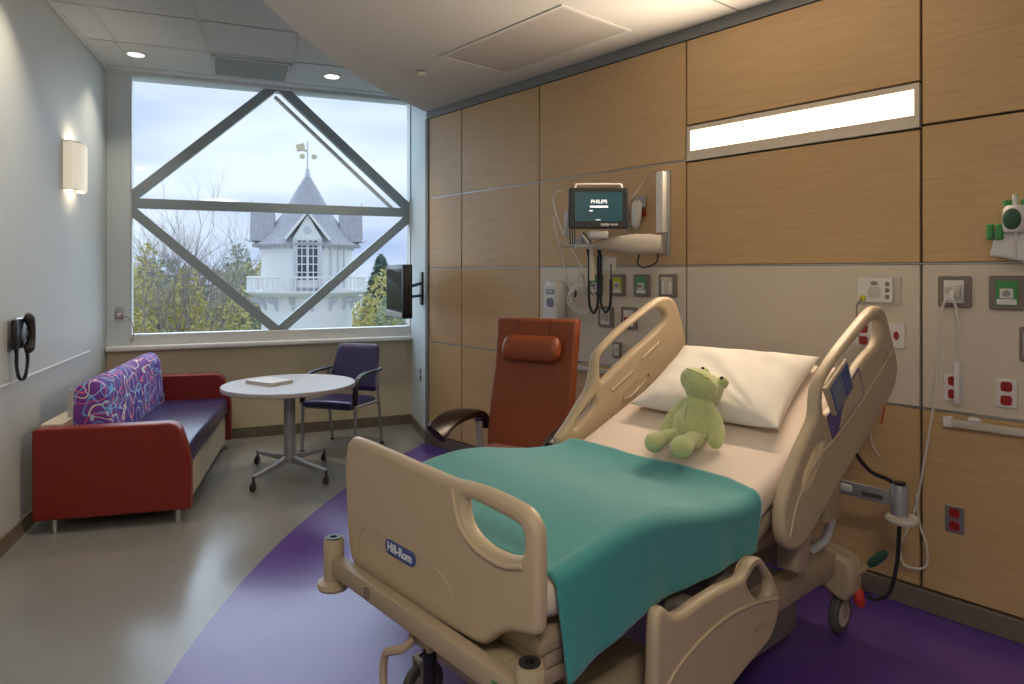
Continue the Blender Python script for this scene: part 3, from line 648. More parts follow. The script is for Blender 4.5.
# head shroud above the casters
sx_ = [(-.47, .17), (-.47, .30), (-.43, .36), (-.30, .385), (.30, .385), (.40, .372), (.455, .35), (.47, .30), (.468, .22), (.44, .172), (.40, .168), (.34, .20), (.20, .215), (-.20, .215), (-.34, .20), (-.40, .168)]
plate(sx_, (), .11, .025, (0, 1.975, 0), 'xz', 1).build('head_shroud', 'bedp', bed, angle=60)
def caster(x, y, rz=0, r=.085):
    c_ = MB(); c_.lathe([(r-.006, -.017), (r, -.010), (r, .010), (r-.006, .017)], (x, y, r), 32, 'x'); w = c_.build('caster_wheel', 'wheel', bed)
    MB().lathe([(r*.62, -.019), (r*.62, .019)], (x, y, r), 24, 'x').build('wheel_hub', 'offw', w)
    f = MB(); f.tube([(x, y, r+.10), (x, y, r*2+.02)], .016, 8)
    for s_ in (-.025, .025): f.poly([(y-.015, r-.01), (y+.015, r-.01), (y+.03, r*2+.012), (y-.03, r*2+.012)], .005, 'x', x+s_)
    f.box(x-.028, x+.028, y-.03, y+.03, r*2+.006, r*2+.02); f.build('caster_fork', 'bedd', bed)
caster(.386, 1.99); caster(-.386, 1.99); caster(.386, .29); caster(-.386, .29)
# caster lever loop at the foot
mb = MB(); mb.tube([(-.02, .02, .50), (-.05, .0, .46), (-.09, -.01, .44), (-.14, -.01, .41), (-.155, -.01, .36), (-.15, -.01, .30), (-.13, .0, .25)], .013, 8, smooth=4); mb.tube([(.0, .06, .535), (.0, .06, .30)], .013, 8); mb.build('foot_lever', 'bedp', bed)
mb = MB(); mb.tube([(.0, .06, .45), (.0, .06, .34)], .022, 10); mb.build('lever_grip', 'black', bed)
mb = MB(); mb.tube([(.36, .29, .25), (.36, .10, .36), (.36, .03, .50)], .022, 8); mb.build('foot_strut', 'bedd', bed)
# brake pedals
mb = MB(); mb.tube([(.44, 1.98, .27), (.478, 2.0, .300), (.53, 2.0, .36)], .010, 8); mb.tube([(.455, 1.98, .25), (.462, 2.0, .20)], .010, 8); mb.build('pedal_bar', 'bedd', bed)
mb = MB(); mb.tube([(.505, 2.0, .335), (.52, 2.0, .350), (.56, 2.0, .395), (.575, 2.0, .41)], [.014, .02, .02, .013], 10); mb.build('steer_pedal', 'dgreen', bed)
mb = MB(); mb.tube([(.452, 2.0, .225), (.458, 2.0, .205), (.468, 2.0, .155), (.470, 2.0, .14)], [.014, .023, .023, .014], 10); mb.build('brake_pedal', 'redb', bed)
# raised head rails
RO = [(1.188, .675), (1.19, .771), (1.232, .838), (1.312, .935), (1.395, 1.010), (1.440, 1.055), (1.452, 1.12), (1.476, 1.185), (1.594, 1.268), (1.774, 1.360), (1.935, 1.435), (2.01, 1.457), (2.08, 1.443), (2.140, 1.367), (2.19, 1.274), (2.235, 1.193), (2.218, 1.122), (2.17, 1.062), (1.982, .943), (1.774, .837), (1.551, .712), (1.388, .616), (1.312, .594), (1.235, .612)]
RHh = [(1.500, 1.150), (1.53, 1.192), (1.62, 1.245), (1.746, 1.305), (1.85, 1.352), (1.96, 1.395), (2.015, 1.402), (2.045, 1.381), (2.045, 1.335), (2.002, 1.290), (1.871, 1.237), (1.76, 1.17), (1.66, 1.105), (1.56, 1.055), (1.510, 1.06), (1.495, 1.10)]
RSl = [(1.335, .815), (1.345, .855), (1.42, .932), (1.484, .965), (1.500, .945), (1.452, .886), (1.388, .83), (1.35, .805)]
rr_ = plate(RO, [RHh, RSl], .05, .019, (.515, 0, 0), 'yz', 3).build('head_side_rail', 'bedp', bed, angle=60)
LO = [(1.098, .829), (1.127, .866), (1.18, .914), (1.247, .985), (1.31, 1.049), (1.335, 1.133), (1.352, 1.194), (1.403, 1.244), (1.537, 1.325), (1.695, 1.399), (1.82, 1.455), (1.889, 1.472), (1.968, 1.462), (2.023, 1.398), (2.069, 1.286), (2.095, 1.174), (2.10, 1.05), (2.0, .93), (1.80, .84), (1.55, .74), (1.388, .68), (1.247, .68), (1.14, .74)]
LH = [(1.388, 1.079), (1.381, 1.168), (1.41, 1.214), (1.537, 1.29), (1.695, 1.363), (1.794, 1.406), (1.863, 1.409), (1.906, 1.38), (1.897, 1.343), (1.777, 1.27), (1.576, 1.171), (1.42, 1.082)]
LS = [(1.207, .878), (1.247, .928), (1.331, .994), (1.345, 1.002), (1.338, .964), (1.289, .923), (1.227, .879)]
lr_ = plate(LO, [LH, LS], .05, .019, (-.515, 0, 0), 'yz', 3).build('head_side_rail', 'bedp', bed, angle=60)
mb = MB()
for (p, q) in (((1.46, 1.02), (1.62, 1.10)), ((1.70, 1.16), (1.84, 1.235))): mb.tube([(-.488, p[0], p[1]), (-.488, q[0], q[1])], .006, 8)
mb.build('rail_ridge', 'bedp', lr_, angle=60)
mb = MB(); mb.tube([(-.487, 1.54, .965), (-.487, 1.58, 1.02), (-.487, 1.74, 1.085), (-.487, 1.76, 1.06), (-.487, 1.60, .975)], .004, 6, closed=True); mb.build('latch_outline', 'bedd', lr_)
# relief line and control panel on near rail
mb = MB(); mb.tube([(.540, a_, z_) for a_, z_ in [(1.235, .66), (1.28, .76), (1.36, .84), (1.46, .905), (1.62, .965), (1.80, 1.05), (1.98, 1.145), (2.12, 1.225), (2.18, 1.245)]], .006, 8, smooth=4); mb.build('rail_ridge', 'bedp', rr_, angle=60)
plate([(1.520, 1.052), (1.800, 1.215), (1.856, 1.092), (1.567, .955)], (), .005, .001, (.542, 0, 0), 'yz').build('control_panel', 'purplel', rr_)
plate([(1.675, 1.132), (1.790, 1.198), (1.842, 1.094), (1.620, .990)], (), .004, .001, (.5455, 0, 0), 'yz').build('panel_face', 'bedp', rr_)
pod = plate([(1.470, 1.165), (1.648, 1.262), (1.712, 1.148), (1.552, 1.050)], (), .020, .004, (.552, 0, 0), 'yz').build('control_pod', 'bedp', rr_)
plate([(1.500, 1.160), (1.646, 1.243), (1.698, 1.147), (1.556, 1.063)], (), .004, .001, (.5635, 0, 0), 'yz').build('pod_face', 'blue', pod)
plate([(1.506, 1.158), (1.585, 1.203), (1.634, 1.110), (1.557, 1.066)], (), .003, .001, (.566, 0, 0), 'yz').build('display', 'blueg', pod)
for i in range(2):
    for j in range(3):
        a_ = 1.622+i*.022+j*.016; z_ = 1.200+i*.013-j*.030
        mb = MB(); mb.lathe([(.0055, .565), (.0055, .569), (.001, .569)], (0, a_, z_), 8, 'x'); mb.build('button', 'blueg', pod)
for i in range(4):
    for j in range(2):
        a_ = 1.548+i*.030+j*.014; z_ = 1.035+i*.017-j*.032
        mb = MB(); mb.lathe([(.007, .544), (.007, .547), (.001, .547)], (0, a_, z_), 8, 'x'); mb.build('button', 'blueg', rr_)
mb = MB(); 
mb.tube([(.541, 2.085+.022*math.cos(k), 1.235+.028*math.sin(k)) for k in [2*PI*i/16 for i in range(16)]], .002, 5, closed=True); mb.build('embossed_symbol', 'bedd', rr_)
mb = MB(); mb.box(.541, .545, -.006, .006, -.04, .04, .001, seg=1, mtx=Matrix.Translation((0, 2.05, .985)) @ Matrix.Rotation(-.45, 4, 'X')); mb.build('red_strip', 'redb', rr_)
# rail hinge brackets
for q_ in ((.40, .50, 1.62, 1.74, .60, .78), (.40, .49, 1.40, 1.50, .46, .66), (-.50, -.40, 1.62, 1.74, .60, .78), (-.49, -.40, 1.40, 1.50, .46, .66)):
    mb = MB(); mb.box(*q_, .01); mb.build('rail_bracket', 'bedd', bed)
mb = MB(); mb.tube([(.41, 1.86, .70), (.415, 1.85, .62), (.408, 1.85, .53), (.378, 1.85, .44), (.325, 1.86, .38)], .019, 10, smooth=4); mb.build('hose', 'white', bed)
# low foot-section rails
FO = [(.452, .36), (.450, .48), (.455, .60), (.470, .640), (.50, .642), (.545, .607), (.60, .600), (.66, .608), (.789, .614), (.90, .608), (.94, .622), (.967, .641), (1.01, .645), (1.05, .625), (1.117, .544), (1.151, .481), (1.144, .413), (1.11, .362), (1.06, .335), (.99, .318), (.94, .305), (.88, .288), (.80, .262), (.62, .245), (.50, .27)]
FHo = [(.940, .585), (.965, .622), (1.01, .625), (1.055, .580), (1.085, .545), (1.080, .505), (1.040, .492), (.985, .525)]
for sx in (1, -1):
    w = plate(FO, [FHo], .045, .017, (sx*.525, 0, 0), 'yz', 3).build('foot_side_rail', 'bedp', bed, angle=60)
    mb = MB(); mb.tube([(sx*.547, a_, z_) for a_, z_ in [(.48, .40), (.56, .455), (.68, .495), (.82, .515), (.98, .505), (1.13, .475)]], .007, 8, smooth=5); mb.build('rail_ridge', 'bedp', w, angle=60)
    mb = MB(); mb.box(sx*.5475-.001, sx*.5475+.001, .985, 1.055, .405, .425, .0005, seg=1, mtx=None); mb.build('embossed_mark', 'bedd', w)
    for y_ in (.66, .90):
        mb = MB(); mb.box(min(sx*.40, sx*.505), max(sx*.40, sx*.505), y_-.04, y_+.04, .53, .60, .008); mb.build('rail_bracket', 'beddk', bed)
# equipment bar and power socket post at the head end
mb = MB(); mb.box(.24, .57, 2.085, 2.10, .585, .650, .004); mb.build('equipment_bar', 'gmetal', bed)
mb = MB(); mb.box(.33, .40, 2.075, 2.087, .605, .637, .006); mb.build('bar_clip', 'white', bed)
mb = MB(); mb.tube([(.26, 1.9, .60), (.26, 2.09, .62)], .02, 8); mb.build('bar_mount', 'gmetal', bed)
mb = MB(); mb.box(.44, .53, 2.082, 2.086, .603, .622, .0005, seg=1); mb.build('bar_label', 'txtd', bed)
MB().lathe([(.030, .545), (.036, .55), (.036, .675), (.030, .685), (.001, .685)], (.595, 2.09, 0), 24).build('head_post', 'gmetal', bed)
MB().lathe([(.034, .520), (.062, .526), (.066, .538), (.060, .552), (.036, .556)], (.605, 2.09, 0), 24).build('head_bumper', 'offw', bed)
MB().lathe([(.024, .685), (.026, .696), (.001, .697)], (.595, 2.09, 0), 20).build('post_cap', 'brown', bed)

# power cord of the bed
def world_tube(name, pts, r, m, label, cat, smooth=6, n=8, loc=(0, 0, 0), rz=0, group=None):
    mb = MB(); mb.tube(pts, r, n, smooth=smooth); return tag(mb.build(name, m, loc=loc, rz=rz), label, cat, group)
MB().tube([(.42, 2.02, .84), (.44, 2.06, .77), (.48, 2.10, .71), (.545, 2.14, .675), (.575, 2.145, .60), (.575, 2.14, .45), (.570, 2.13, .32), (.545, 2.12, .20), (.50, 2.11, .15), (.46, 2.09, .155)], .009, 8, smooth=6).build('power_cord', 'bcable', bed)

# ------------------------------------------------------------------ mattress, blanket, pillow
def ztop(a):   # mattress upper surface
    k = .06
    x = a-1.10
    return .785+.4*(.5*(x+math.sqrt(x*x+k*k)))+.075*math.exp(-((a-.50)/.33)**2)
def rrect(w, h, r, n=4):
    out = []
    for cx, cz, a0 in ((w/2-r, h-r, 0), (-w/2+r, h-r, PI/2), (-w/2+r, r, PI), (w/2-r, r, 3*PI/2)):
        for i in range(n+1): an = a0+PI/2*i/n; out.append((cx+r*math.cos(an), cz+r*math.sin(an)))
    return out
mt = thing('mattress', 'mattress in a pale pinkish white fitted sheet on the hospital bed', 'mattress', BED, TH)
rings = []
aa = [.11, .115, .13, .16]+[.16+i*.05 for i in range(1, 37)]+[2.03, 2.06, 2.085, 2.095]
for a_ in aa:
    e = min(1, math.sqrt(max(0, min(a_-.105, 2.10-a_))/.05)*.6+.4); zt = ztop(a_); sl = (ztop(a_+.01)-ztop(a_-.01))/.02
    rg = []
    for (x, h) in rrect(.93, .125, .045):
        hh = .0625+(h-.0625)*e
        rg.append((x*(.97+.03*e), a_-(hh-.125)*sl*.0, zt-.125+hh))
    rings.append(rg)
mb = MB(); mb.loft(rings); mb.build('fitted_sheet', 'sheet', mt, angle=70)
# blanket: cross-section draped over the mattress
def blanket(u, v):
    # u across (0 far hem .. 1 near hem), v along from the foot to the upper hem
    b0 = (u-.5)*1.0
    b_edge = 1.175-.10*max(0, (u-.70))*3.2-.26*max(0, .30-u)
    a_ = .125+(b_edge-.125)*v
    top = .445; R = .035; zt = ztop(a_)+.008
    fx = .012*(math.sin(a_*17+.6)+.5*math.sin(a_*37+2))
    if .14 <= u <= .78:
        b_ = -top+(u-.14)/.64*2*top; z = zt+.022*max(0, -b_/top)**2+.0035*math.sin(b_*9+a_*5)+.002*math.sin(a_*22+b_*13); return (b_, a_, z)
    near = u > .5; w = (u-.78)/.22 if near else (.14-u)/.14
    hem = (.632-.075*max(0, (.50-a_)/.38)) if near else .74
    arc = min(1, w/.22)*PI/2; b_ = top+R*math.sin(arc); z = zt+(0 if near else .022*(1-w))-R*(1-math.cos(arc))
    if w > .22:
        k = (w-.22)/.78; z = (zt-R)*(1-k)+hem*k; b_ += k*(.010+.03*max(0, (.5-a_)/.4))+fx*k*.4
    if not near: b_ = -b_
    return (b_, a_, z)
mb = MB(); mb.grid(blanket, 110, 90); bl = mb.build('blanket', 'teal', loc=BED, rz=TH, angle=90)
md = bl.modifiers.new('thickness', 'SOLIDIFY'); md.thickness = .009; md.offset = 1
tag(bl, 'teal fleece blanket spread over the foot half of the bed', 'blanket')
# pillow
PW, PL = .74, .62
from mathutils import noise as mnoise
def pil(sgn):
    def f(u, v):
        x = (u-.5)*2; y = (v-.5)*2
        th = .092*(max(0, 1-abs(x)**3.2)**.55)*(max(0, 1-abs(y)**3.0)**.55)
        pin = 1-.07*(1-abs(y)**2)*abs(x)**4; pin2 = 1-.08*(1-abs(x)**2)*abs(y)**4
        X = x*PW/2*pin; Y = y*PL/2*pin2
        rad_ = math.atan2(Y+.30, X-.30); wr = .012*mnoise.noise(Vector((rad_*5, (X*X+Y*Y)*3, 1.3)))*(1-x**4)*(1-y**4)+.010*mnoise.noise(Vector((X*5, Y*9+X*4, 7.0)))*(1-x**6)*(1-y**6)
        return (X, Y, th*(1.0 if sgn > 0 else -.42)+(wr if sgn > 0 else 0)+.02*abs(x*y)**3)
    return f
mb = MB(); mb.grid(pil(1), 60, 50); mb.grid(pil(-1), 60, 50); bmesh.ops.remove_doubles(mb.bm, verts=mb.bm.verts, dist=.0008)
sa = math.atan(.4); pm = Matrix.Translation((-.035, 1.735, ztop(1.735)+.040)) @ Matrix.Rotation(sa, 4, 'X') @ Matrix(((1, -.15, 0, 0), (0, 1, 0, 0), (0, 0, 1, 0), (0, 0, 0, 1))) @ Matrix.Rotation(math.radians(1), 4, 'Z')
bmesh.ops.transform(mb.bm, matrix=pm, verts=mb.bm.verts)
tag(mb.build('pillow', 'pillow', loc=BED, rz=TH, angle=180), 'white pillow at the raised head of the bed', 'pillow')

# ------------------------------------------------------------------ plush frog
FR = BED+DX*.065+DY*1.315
fz = ztop(1.315)-.004
fr = thing('plush_frog', 'light green plush frog sitting against the pillow', 'stuffed toy', (FR.x, FR.y, fz+.004), TH+math.radians(4))
def limb(mb, pts, rs, n=14):
    P_ = catmull(pts, 5); K = len(P_); R_ = []
    for i in range(K):
        t_ = i/5; j = min(len(rs)-2, int(t_)); R_.append(rs[j]+(rs[j+1]-rs[j])*(t_-j))
    mb.tube(P_, R_, n); mb.ell(P_[0], (R_[0],)*3, seg=12); mb.ell(P_[-1], (R_[-1],)*3, seg=12)
mb = MB()
rot = Matrix.Rotation(math.radians(-28), 4, 'X')
mb.ell((0, .02, .085), (.085, .072, .088), rot, 24); mb.ell((0, .055, .150), (.062, .055, .075), rot, 24)
hr = Matrix.Rotation(math.radians(-30), 4, 'X'); body_n = 0
HM = Matrix.Translation((-.004, .070, .222)) @ Matrix.Rotation(math.radians(-10), 4, 'Z') @ Matrix.Rotation(math.radians(16), 4, 'Y') @ Matrix.Rotation(math.radians(-50), 4, 'X') @ Matrix.Scale(1.12, 4)
def hell(c_, r_, seg=24): mb.ell((0, 0, 0), (1, 1, 1), HM @ Matrix.Translation(c_) @ Matrix.Diagonal((*r_, 1)), seg)
hell((0, .012, .030), (.076, .062, .066)); hell((0, -.032, .018), (.080, .062, .052))
for sx in (-1, 1):
    hell((sx*.047, .004, .086), (.024, .024, .025), 14)
    limb(mb, [(sx*.062, .05, .165), (sx*.095, .04, .12), (sx*.112, .022, .075), (sx*.115, .0, .045)], [.026, .028, .032, .030])
limb(mb, [(-.045, -.03, .04), (-.055, -.075, .052), (-.060, -.115, .045)], [.034, .028, .030])
limb(mb, [(.045, -.03, .04), (.048, -.075, .055), (.050, -.115, .045)], [.034, .030, .032])
mb.ell((-.074, -.150, .036), (.042, .058, .042), Matrix.Rotation(.45, 4, 'Z'), 16); mb.ell((.052, -.150, .038), (.042, .056, .046), Matrix.Rotation(-.1, 4, 'Z'), 16)
bo = mb.build('body', 'frog', fr, angle=180)
rm = bo.modifiers.new('one_skin', 'REMESH'); rm.mode = 'VOXEL'; rm.voxel_size = .0045; rm.use_smooth_shade = True
sm_ = bo.modifiers.new('soften', 'SMOOTH'); sm_.factor = .6; sm_.iterations = 8
for sx in (-1, 1):
    mb = MB(); mb.ell((0, 0, 0), (1, 1, 1), HM @ Matrix.Translation((sx*.047, -.018, .090)) @ Matrix.Diagonal((.0078, .006, .0078, 1)), 10); mb.build('eye', 'black', fr)
mb = MB(); mb.tube([HM @ Vector(p) for p in [(-.062, -.066, .030), (-.040, -.086, .024), (0, -.094, .022), (.040, -.086, .024), (.062, -.066, .030)]], .0015, 6, smooth=4); mb.build('mouth_stitch', 'frogd', fr)
MB().tube([(-.004, -.030, .05), (-.004, -.047, .09), (-.004, -.036, .13), (-.004, -.012, .18)], .0016, 6, smooth=4).build('belly_seam', 'frogd', fr)

# ------------------------------------------------------------------ head wall equipment
def wall_thing(name, label, cat, s, z, off=0, group=None):
    return thing(name, label, cat, hwp(s, z, off), TH, group)
def gas(s, z, w, h, kind, label):
    t = wall_thing('medical_gas_outlet' if kind in ('green', 'yellow', 'white') else 'data_outlet', label, 'wall outlet', s, z)
    plate(rounded(-w/2, w/2, -h/2, h/2, .012), (), .014, .004, (0, -.007, 0)).build('cover_plate', 'plate', t)
    iw, ih = w*.30, h*.36
    if kind in ('green', 'yellow'):
        mb = MB(); mb.box(-iw, iw, -.019, -.013, -ih, ih, .002, seg=1); mb.build('latch_plate', kind, t)
        mb = MB(); mb.box(-iw*.62, iw*.62, -.023, -.018, -ih*.45, ih*.35, .002, seg=1); mb.box(-iw*.9, iw*.9, -.0205, -.018, -ih*.95, -ih*.5, .001, seg=1); mb.build('socket_face', 'white', t)
        mb = MB()
        for v in (1,): mb.lathe([(.014, 0), (.014, -.010), (.007, -.010), (.007, -.004), (.001, -.004)], (0, -.022, -ih*.05), 16, 'y')
        mb.build('socket', 'gmetal', t)
    elif kind == 'white':
        mb = MB(); mb.box(-iw, iw, -.022, -.013, -ih, ih, .003, seg=1); mb.build('socket_face', 'white', t)
        mb = MB(); mb.box(iw*.2, iw*.75, -.040, -.021, -ih*.5, ih*.6, .003); mb.box(-iw*.8, -iw*.2, -.034, -.021, -ih*.1, ih*.5, .003); mb.build('jack', 'offw', t)
    elif kind == 'slide':
        mb = MB(); mb.box(-iw, iw, -.020, -.013, -ih, ih, .002, seg=1); mb.build('socket_face', 'white', t)
        mb = MB(); mb.box(-iw*.35, iw*.35, -.03, -.019, -ih*.8, ih*.8, .003); mb.box(-iw*1.1, iw*1.1, -.027, -.019, ih*.6, ih*.95, .003); mb.build('slide_bracket', 'offw', t)
    elif kind == 'redsw':
        mb = MB(); mb.box(-iw, iw, -.019, -.013, -ih, ih, .002, seg=1); mb.build('socket_face', 'white', t)
        mb = MB(); mb.box(-iw*.75, iw*.75, -.028, -.018, -ih*.35, ih*.15, .003); mb.build('red_button', 'redp', t)
    return t
gas(2.12, 1.516, .132, .150, 'green', 'green-faced gas outlet behind the hanging black cords, left end of upper row')
gas(2.326, 1.517, .128, .150, 'yellow', 'yellow-faced gas outlet in the upper row above the recliner')
gas(2.530, 1.517, .136, .150, 'green', 'green-faced gas outlet just right of the yellow one')
gas(2.736, 1.518, .138, .150, 'slide', 'grey plate with white slide bracket, right end of the upper row')
gas(2.216, 1.295, .134, .148, 'white', 'grey plate with white socket below the hanging black cords')
gas(2.422, 1.296, .136, .152, 'redsw', 'grey plate with red button in the lower row by the bed rail')
gas(2.318, 1.074, .072, .108, 'white', 'small grey socket plate seen through the far bed rail')
gas(4.334, 1.514, .135, .145, 'white', 'grey plate with white cable plugged in, right of the nurse call panel')
gas(4.536, 1.513, .135, .150, 'green', 'green-faced gas outlet at the right edge above the red outlets')
gas(4.622, 1.292, .085, .152, 'white', 'grey plate cut by the right edge of the view')

def duplex(s, z, label, w=.078, h=.125, m='white', n=2, frame='chrome'):
    t = wall_thing('power_outlet', label, 'power outlet', s, z, 0, 'red power outlets on the head wall')
    plate(rounded(-w/2, w/2, -h/2, h/2, .006), (), .010, .003, (0, -.005, 0)).build('cover_plate', m, t)
    for dz in (-h*.24, h*.24):
        plate(rounded(-w*.27, w*.27, dz-h*.17, dz+h*.17, w*.14), (), .006, .001, (0, -.011, 0)).build('receptacle', 'redp', t)
    return t
duplex(4.533, 1.072, 'cream double outlet with red sockets above the wall rail, right edge')
duplex(4.330, 1.072, 'cream red-socket outlet with the white cable box hanging over it')
duplex(4.334, .466, 'red double outlet low on the wood panel near the floor', m='chrome')
duplex(3.933, 1.290, 'red-socket outlet seen through the grip hole of the near bed rail')
t = wall_thing('data_outlet', 'cream plate with small red jacks right of the near bed rail', 'wall outlet', 4.075, 1.295)
plate(rounded(-.05, .05, -.062, .062, .006), (), .010, .003, (0, -.005, 0)).build('cover_plate', 'white', t)
for x in (-.035, .012):
    mb = MB(); mb.box(x-.012, x+.012, -.016, -.009, -.012, .012, .002, mtx=None); mb.box(x-.006, x+.006, -.017, -.009, -.02, .02, .002); mb.build('jack', 'redp', t)

# nurse call station
t = wall_thing('nurse_call_panel', 'cream nurse call panel with speaker grille above the near bed rail', 'call panel', 4.0, 1.515)
plate(rounded(-.097, .105, -.072, .068, .006), (), .008, .002, (0, -.004, 0)).build('back_plate', 'offw', t)
plate(rounded(-.092, .075, -.062, .060, .010), (), .022, .004, (0, -.014, 0)).build('panel_body', 'white', t)
mb = MB()
for i in range(-3, 4):
    w_ = math.sqrt(max(0, 16-i*i))/4*.033; mb.box(-.01-w_, -.01+w_, -.0270, -.0245, -.012+i*.008-.002, -.012+i*.008+.002)
mb.build('speaker_grille', 'offw', t)
mb = MB(); mb.ell((-.01, -.025, .035), (.018, .004, .012), None, 12); mb.build('indicator', 'gmetal', t)
for dz in (.03, .0, -.032):
    mb = MB(); mb.ell((.050, -.025, dz), (.011, .004, .012), None, 12); mb.build('button', 'plate', t)
mb = MB(); mb.box(-.075, -.050, -.036, -.024, -.055, -.028, .003); mb.build('plug', 'yellow', t)
MB().tube([(-.068, -.035, -.045), (-.085, -.045, -.08), (-.088, -.035, -.16), (-.080, -.03, -.24)], .0035, 6, smooth=5).build('call_cord', 'gcable', t)
world_tube('call_cord_end', [(3.99, -.05, .98), (3.985, -.06, .86), (3.99, -.05, .76), (4.02, -.04, .70)], .004, 'cable', 'thin white cord hanging behind the near bed rail', 'cord', loc=P0, rz=TH)

# white cable with in-line box
t = wall_thing('pendant_cable', 'long white cable with in-line box hanging from the grey wall plate', 'cable', 4.334, 1.50)
def rel(L_): return [(s-4.334, -o, z-1.50) for s, z, o in L_]
MB().tube(rel([(4.325, 1.49, .04), (4.30, 1.45, .05), (4.287, 1.335, .045), (4.265, 1.05, .04), (4.23, .764, .05), (4.19, .50, .06), (4.150, .367, .06), (4.122, .285, .06), (4.135, .215, .06), (4.180, .205, .06), (4.235, .235, .06), (4.235, .33, .06), (4.205, .43, .06), (4.192, .56, .06)]), .0055, 8, smooth=6).build('loop_cord', 'cable', t)
MB().tube(rel([(4.33, 1.49, .04), (4.352, 1.44, .045), (4.362, 1.35, .04), (4.352, 1.29, .035), (4.352, 1.15, .03)]), .0055, 8, smooth=6).build('short_cord', 'cable', t)
mb = MB(); mb.box(-.012+.018, .012+.018, -.045, -.018, -.50, -.30, .008); mb.build('inline_box', 'white', t)
mb = MB(); mb.box(-.012, .010, -.05, -.028, -.03, .02, .005); mb.build('plug', 'white', t)

# soap dispenser
t = wall_thing('hand_sanitizer_dispenser', 'white hand sanitizer dispenser on the wall left of hanging tubing', 'dispenser', 1.755, 1.385)
o_ = [(-.085, -.13), (-.09, .05), (-.085, .12), (-.055, .155), (.055, .155), (.085, .12), (.09, .05), (.085, -.13), (.06, -.15), (-.06, -.15)]
plate(o_, (), .095, .028, (0, -.048, 0), 'xz', 1).build('dispenser_body', 'white', t, angle=60)
mb = MB(); mb.box(-.06, .06, -.10, -.094, -.03, .12, .002, seg=1); mb.build('front_label', 'white', t)
plate(rounded(-.045, .045, .06, .095, .012), (), .004, .001, (0, -.101, 0)).build('blue_badge', 'blueg', t)
text('PURELL', .022, (0, -.1035, .078), 'lettering', 'txtw', t, bold=.0004)
plate(rounded(-.035, .035, -.035, .03, .02), (), .004, .001, (0, -.101, 0)).build('blue_picture', 'blueg', t)
mb = MB(); mb.box(-.05, .05, -.09, -.02, -.165, -.148, .005); mb.build('nozzle_guard', 'offw', t)

# equipment rails
def eq_rail(s0, s1, z, label, name='equipment_rail'):
    t = wall_thing(name, label, 'wall rail', s0, z)
    mb = MB(); mb.box(.03, s1-s0, -.045, -.030, -.017, .017, .003); mb.build('rail_bar', 'offw', t)
    mb = MB(); mb.box(0, .035, -.047, -.0, -.022, .022, .004); mb.build('end_block', 'white', t)
    k = .35
    while k < s1-s0:
        mb = MB(); mb.box(k, k+.03, -.03, .0, -.012, .012); mb.build('rail_mount', 'chrome', t); k += .6
    return t
eq_rail(4.297, 5.5, .915, 'cream horizontal equipment rail at right below the red outlets')
eq_rail(1.86, 2.80, .920, 'metal equipment rail behind the recliner and the far bed rail')
t = wall_thing('rail_clamp_knob', 'small white knob sitting on top of the right wall rail', 'knob', 4.42, .935)
mb = MB(); mb.ell((0, -.038, .006), (.026, .012, .014), None, 14); mb.build('knob', 'white', t)

# patient monitor on its wall arm
MC = hwp(0, 0, 0)
t = wall_thing('wall_mount_arm', 'cream articulated arm on a vertical wall track carrying the monitor', 'mounting arm', 2.72, 1.98)
mb = MB(); mb.box(-.005, .035, -.012, 0, -.275, .275, .003); mb.build('track_plate', 'alu', t)
mb = MB(); mb.box(-.035, .022, -.065, -.012, -.125, .265, .008); mb.build('track_cover', 'white', t)
mb = MB(); mb.box(-.025, .02, -.06, -.012, -.262, -.135, .006); mb.build('slide_carriage', 'chrome', t)
# arm: from the carriage out to the monitor's foot
def hwrel(s, z, off, s0=2.72, z0=1.98): return Vector((s-s0, -off, z-z0))
mb = MB(); A0 = hwrel(2.70, 1.79, .06); A1 = hwrel(2.50, 1.775, .20)
rings = []
for k_, (p, hh, tt) in enumerate([(hwrel(2.72, 1.785, .05), .055, .03), (hwrel(2.66, 1.785, .09), .066, .04), (hwrel(2.56, 1.785, .15), .066, .04), (hwrel(2.44, 1.79, .20), .045, .035), (hwrel(2.34, 1.785, .24), .03, .03)]):
    dr = Vector((-.8, -.55, 0)).normalized(); nr = Vector((dr.y, -dr.x, 0))
    rings.append([p+nr*(tt*math.cos(a)*.9)+Vector((0, 0, hh*math.copysign(abs(math.sin(a))**.6, math.sin(a)))) for a in [2*PI*q/14 for q in range(14)]])
mb.loft(rings); mb.build('upper_arm', 'offw', t, angle=60)
mb = MB(); mb.box(-.03, .245, -.05, .05, .002, .026, .006, mtx=Matrix.Translation(hwrel(2.24, 1.765, .30)) @ Matrix.Rotation(-TH-math.radians(0), 4, 'Z')); mb.build('shelf_bar', 'white', t)
pole = hwrel(2.15, 1.70, .31)
mb = MB(); mb.tube([hwrel(2.305, 1.77, .245), hwrel(2.305, 1.55, .245)], .018, 12); mb.build('drop_pole', 'offw', t)
mb = MB(); mb.tube([hwrel(2.30, 1.765, .27), hwrel(2.30, 1.80, .27), hwrel(2.26, 1.86, .30)], .022, 10); mb.build('tilt_joint', 'chrome', t)
mb = MB(); mb.tube([hwrel(2.60, 1.72, .12), hwrel(2.57, 1.66, .10), hwrel(2.61, 1.635, .08), hwrel(2.68, 1.67, .05), hwrel(2.69, 1.74, .05)], .005, 6, smooth=6); mb.build('arm_cable', 'blackm', t)
mb = MB(); mb.tube([hwrel(2.70, 2.245, .03), hwrel(2.66, 2.25, .04), hwrel(2.61, 2.21, .07), hwrel(2.56, 2.11, .12), hwrel(2.51, 2.02, .18)], .006, 6, smooth=6); mb.build('upper_cable', 'gcable', t)
mp_ = Vector((.553, 4.37, 2.018))
mon = thing('patient_monitor', 'black-framed patient monitor with teal lit screen on the wall arm', 'monitor', mp_, 0)
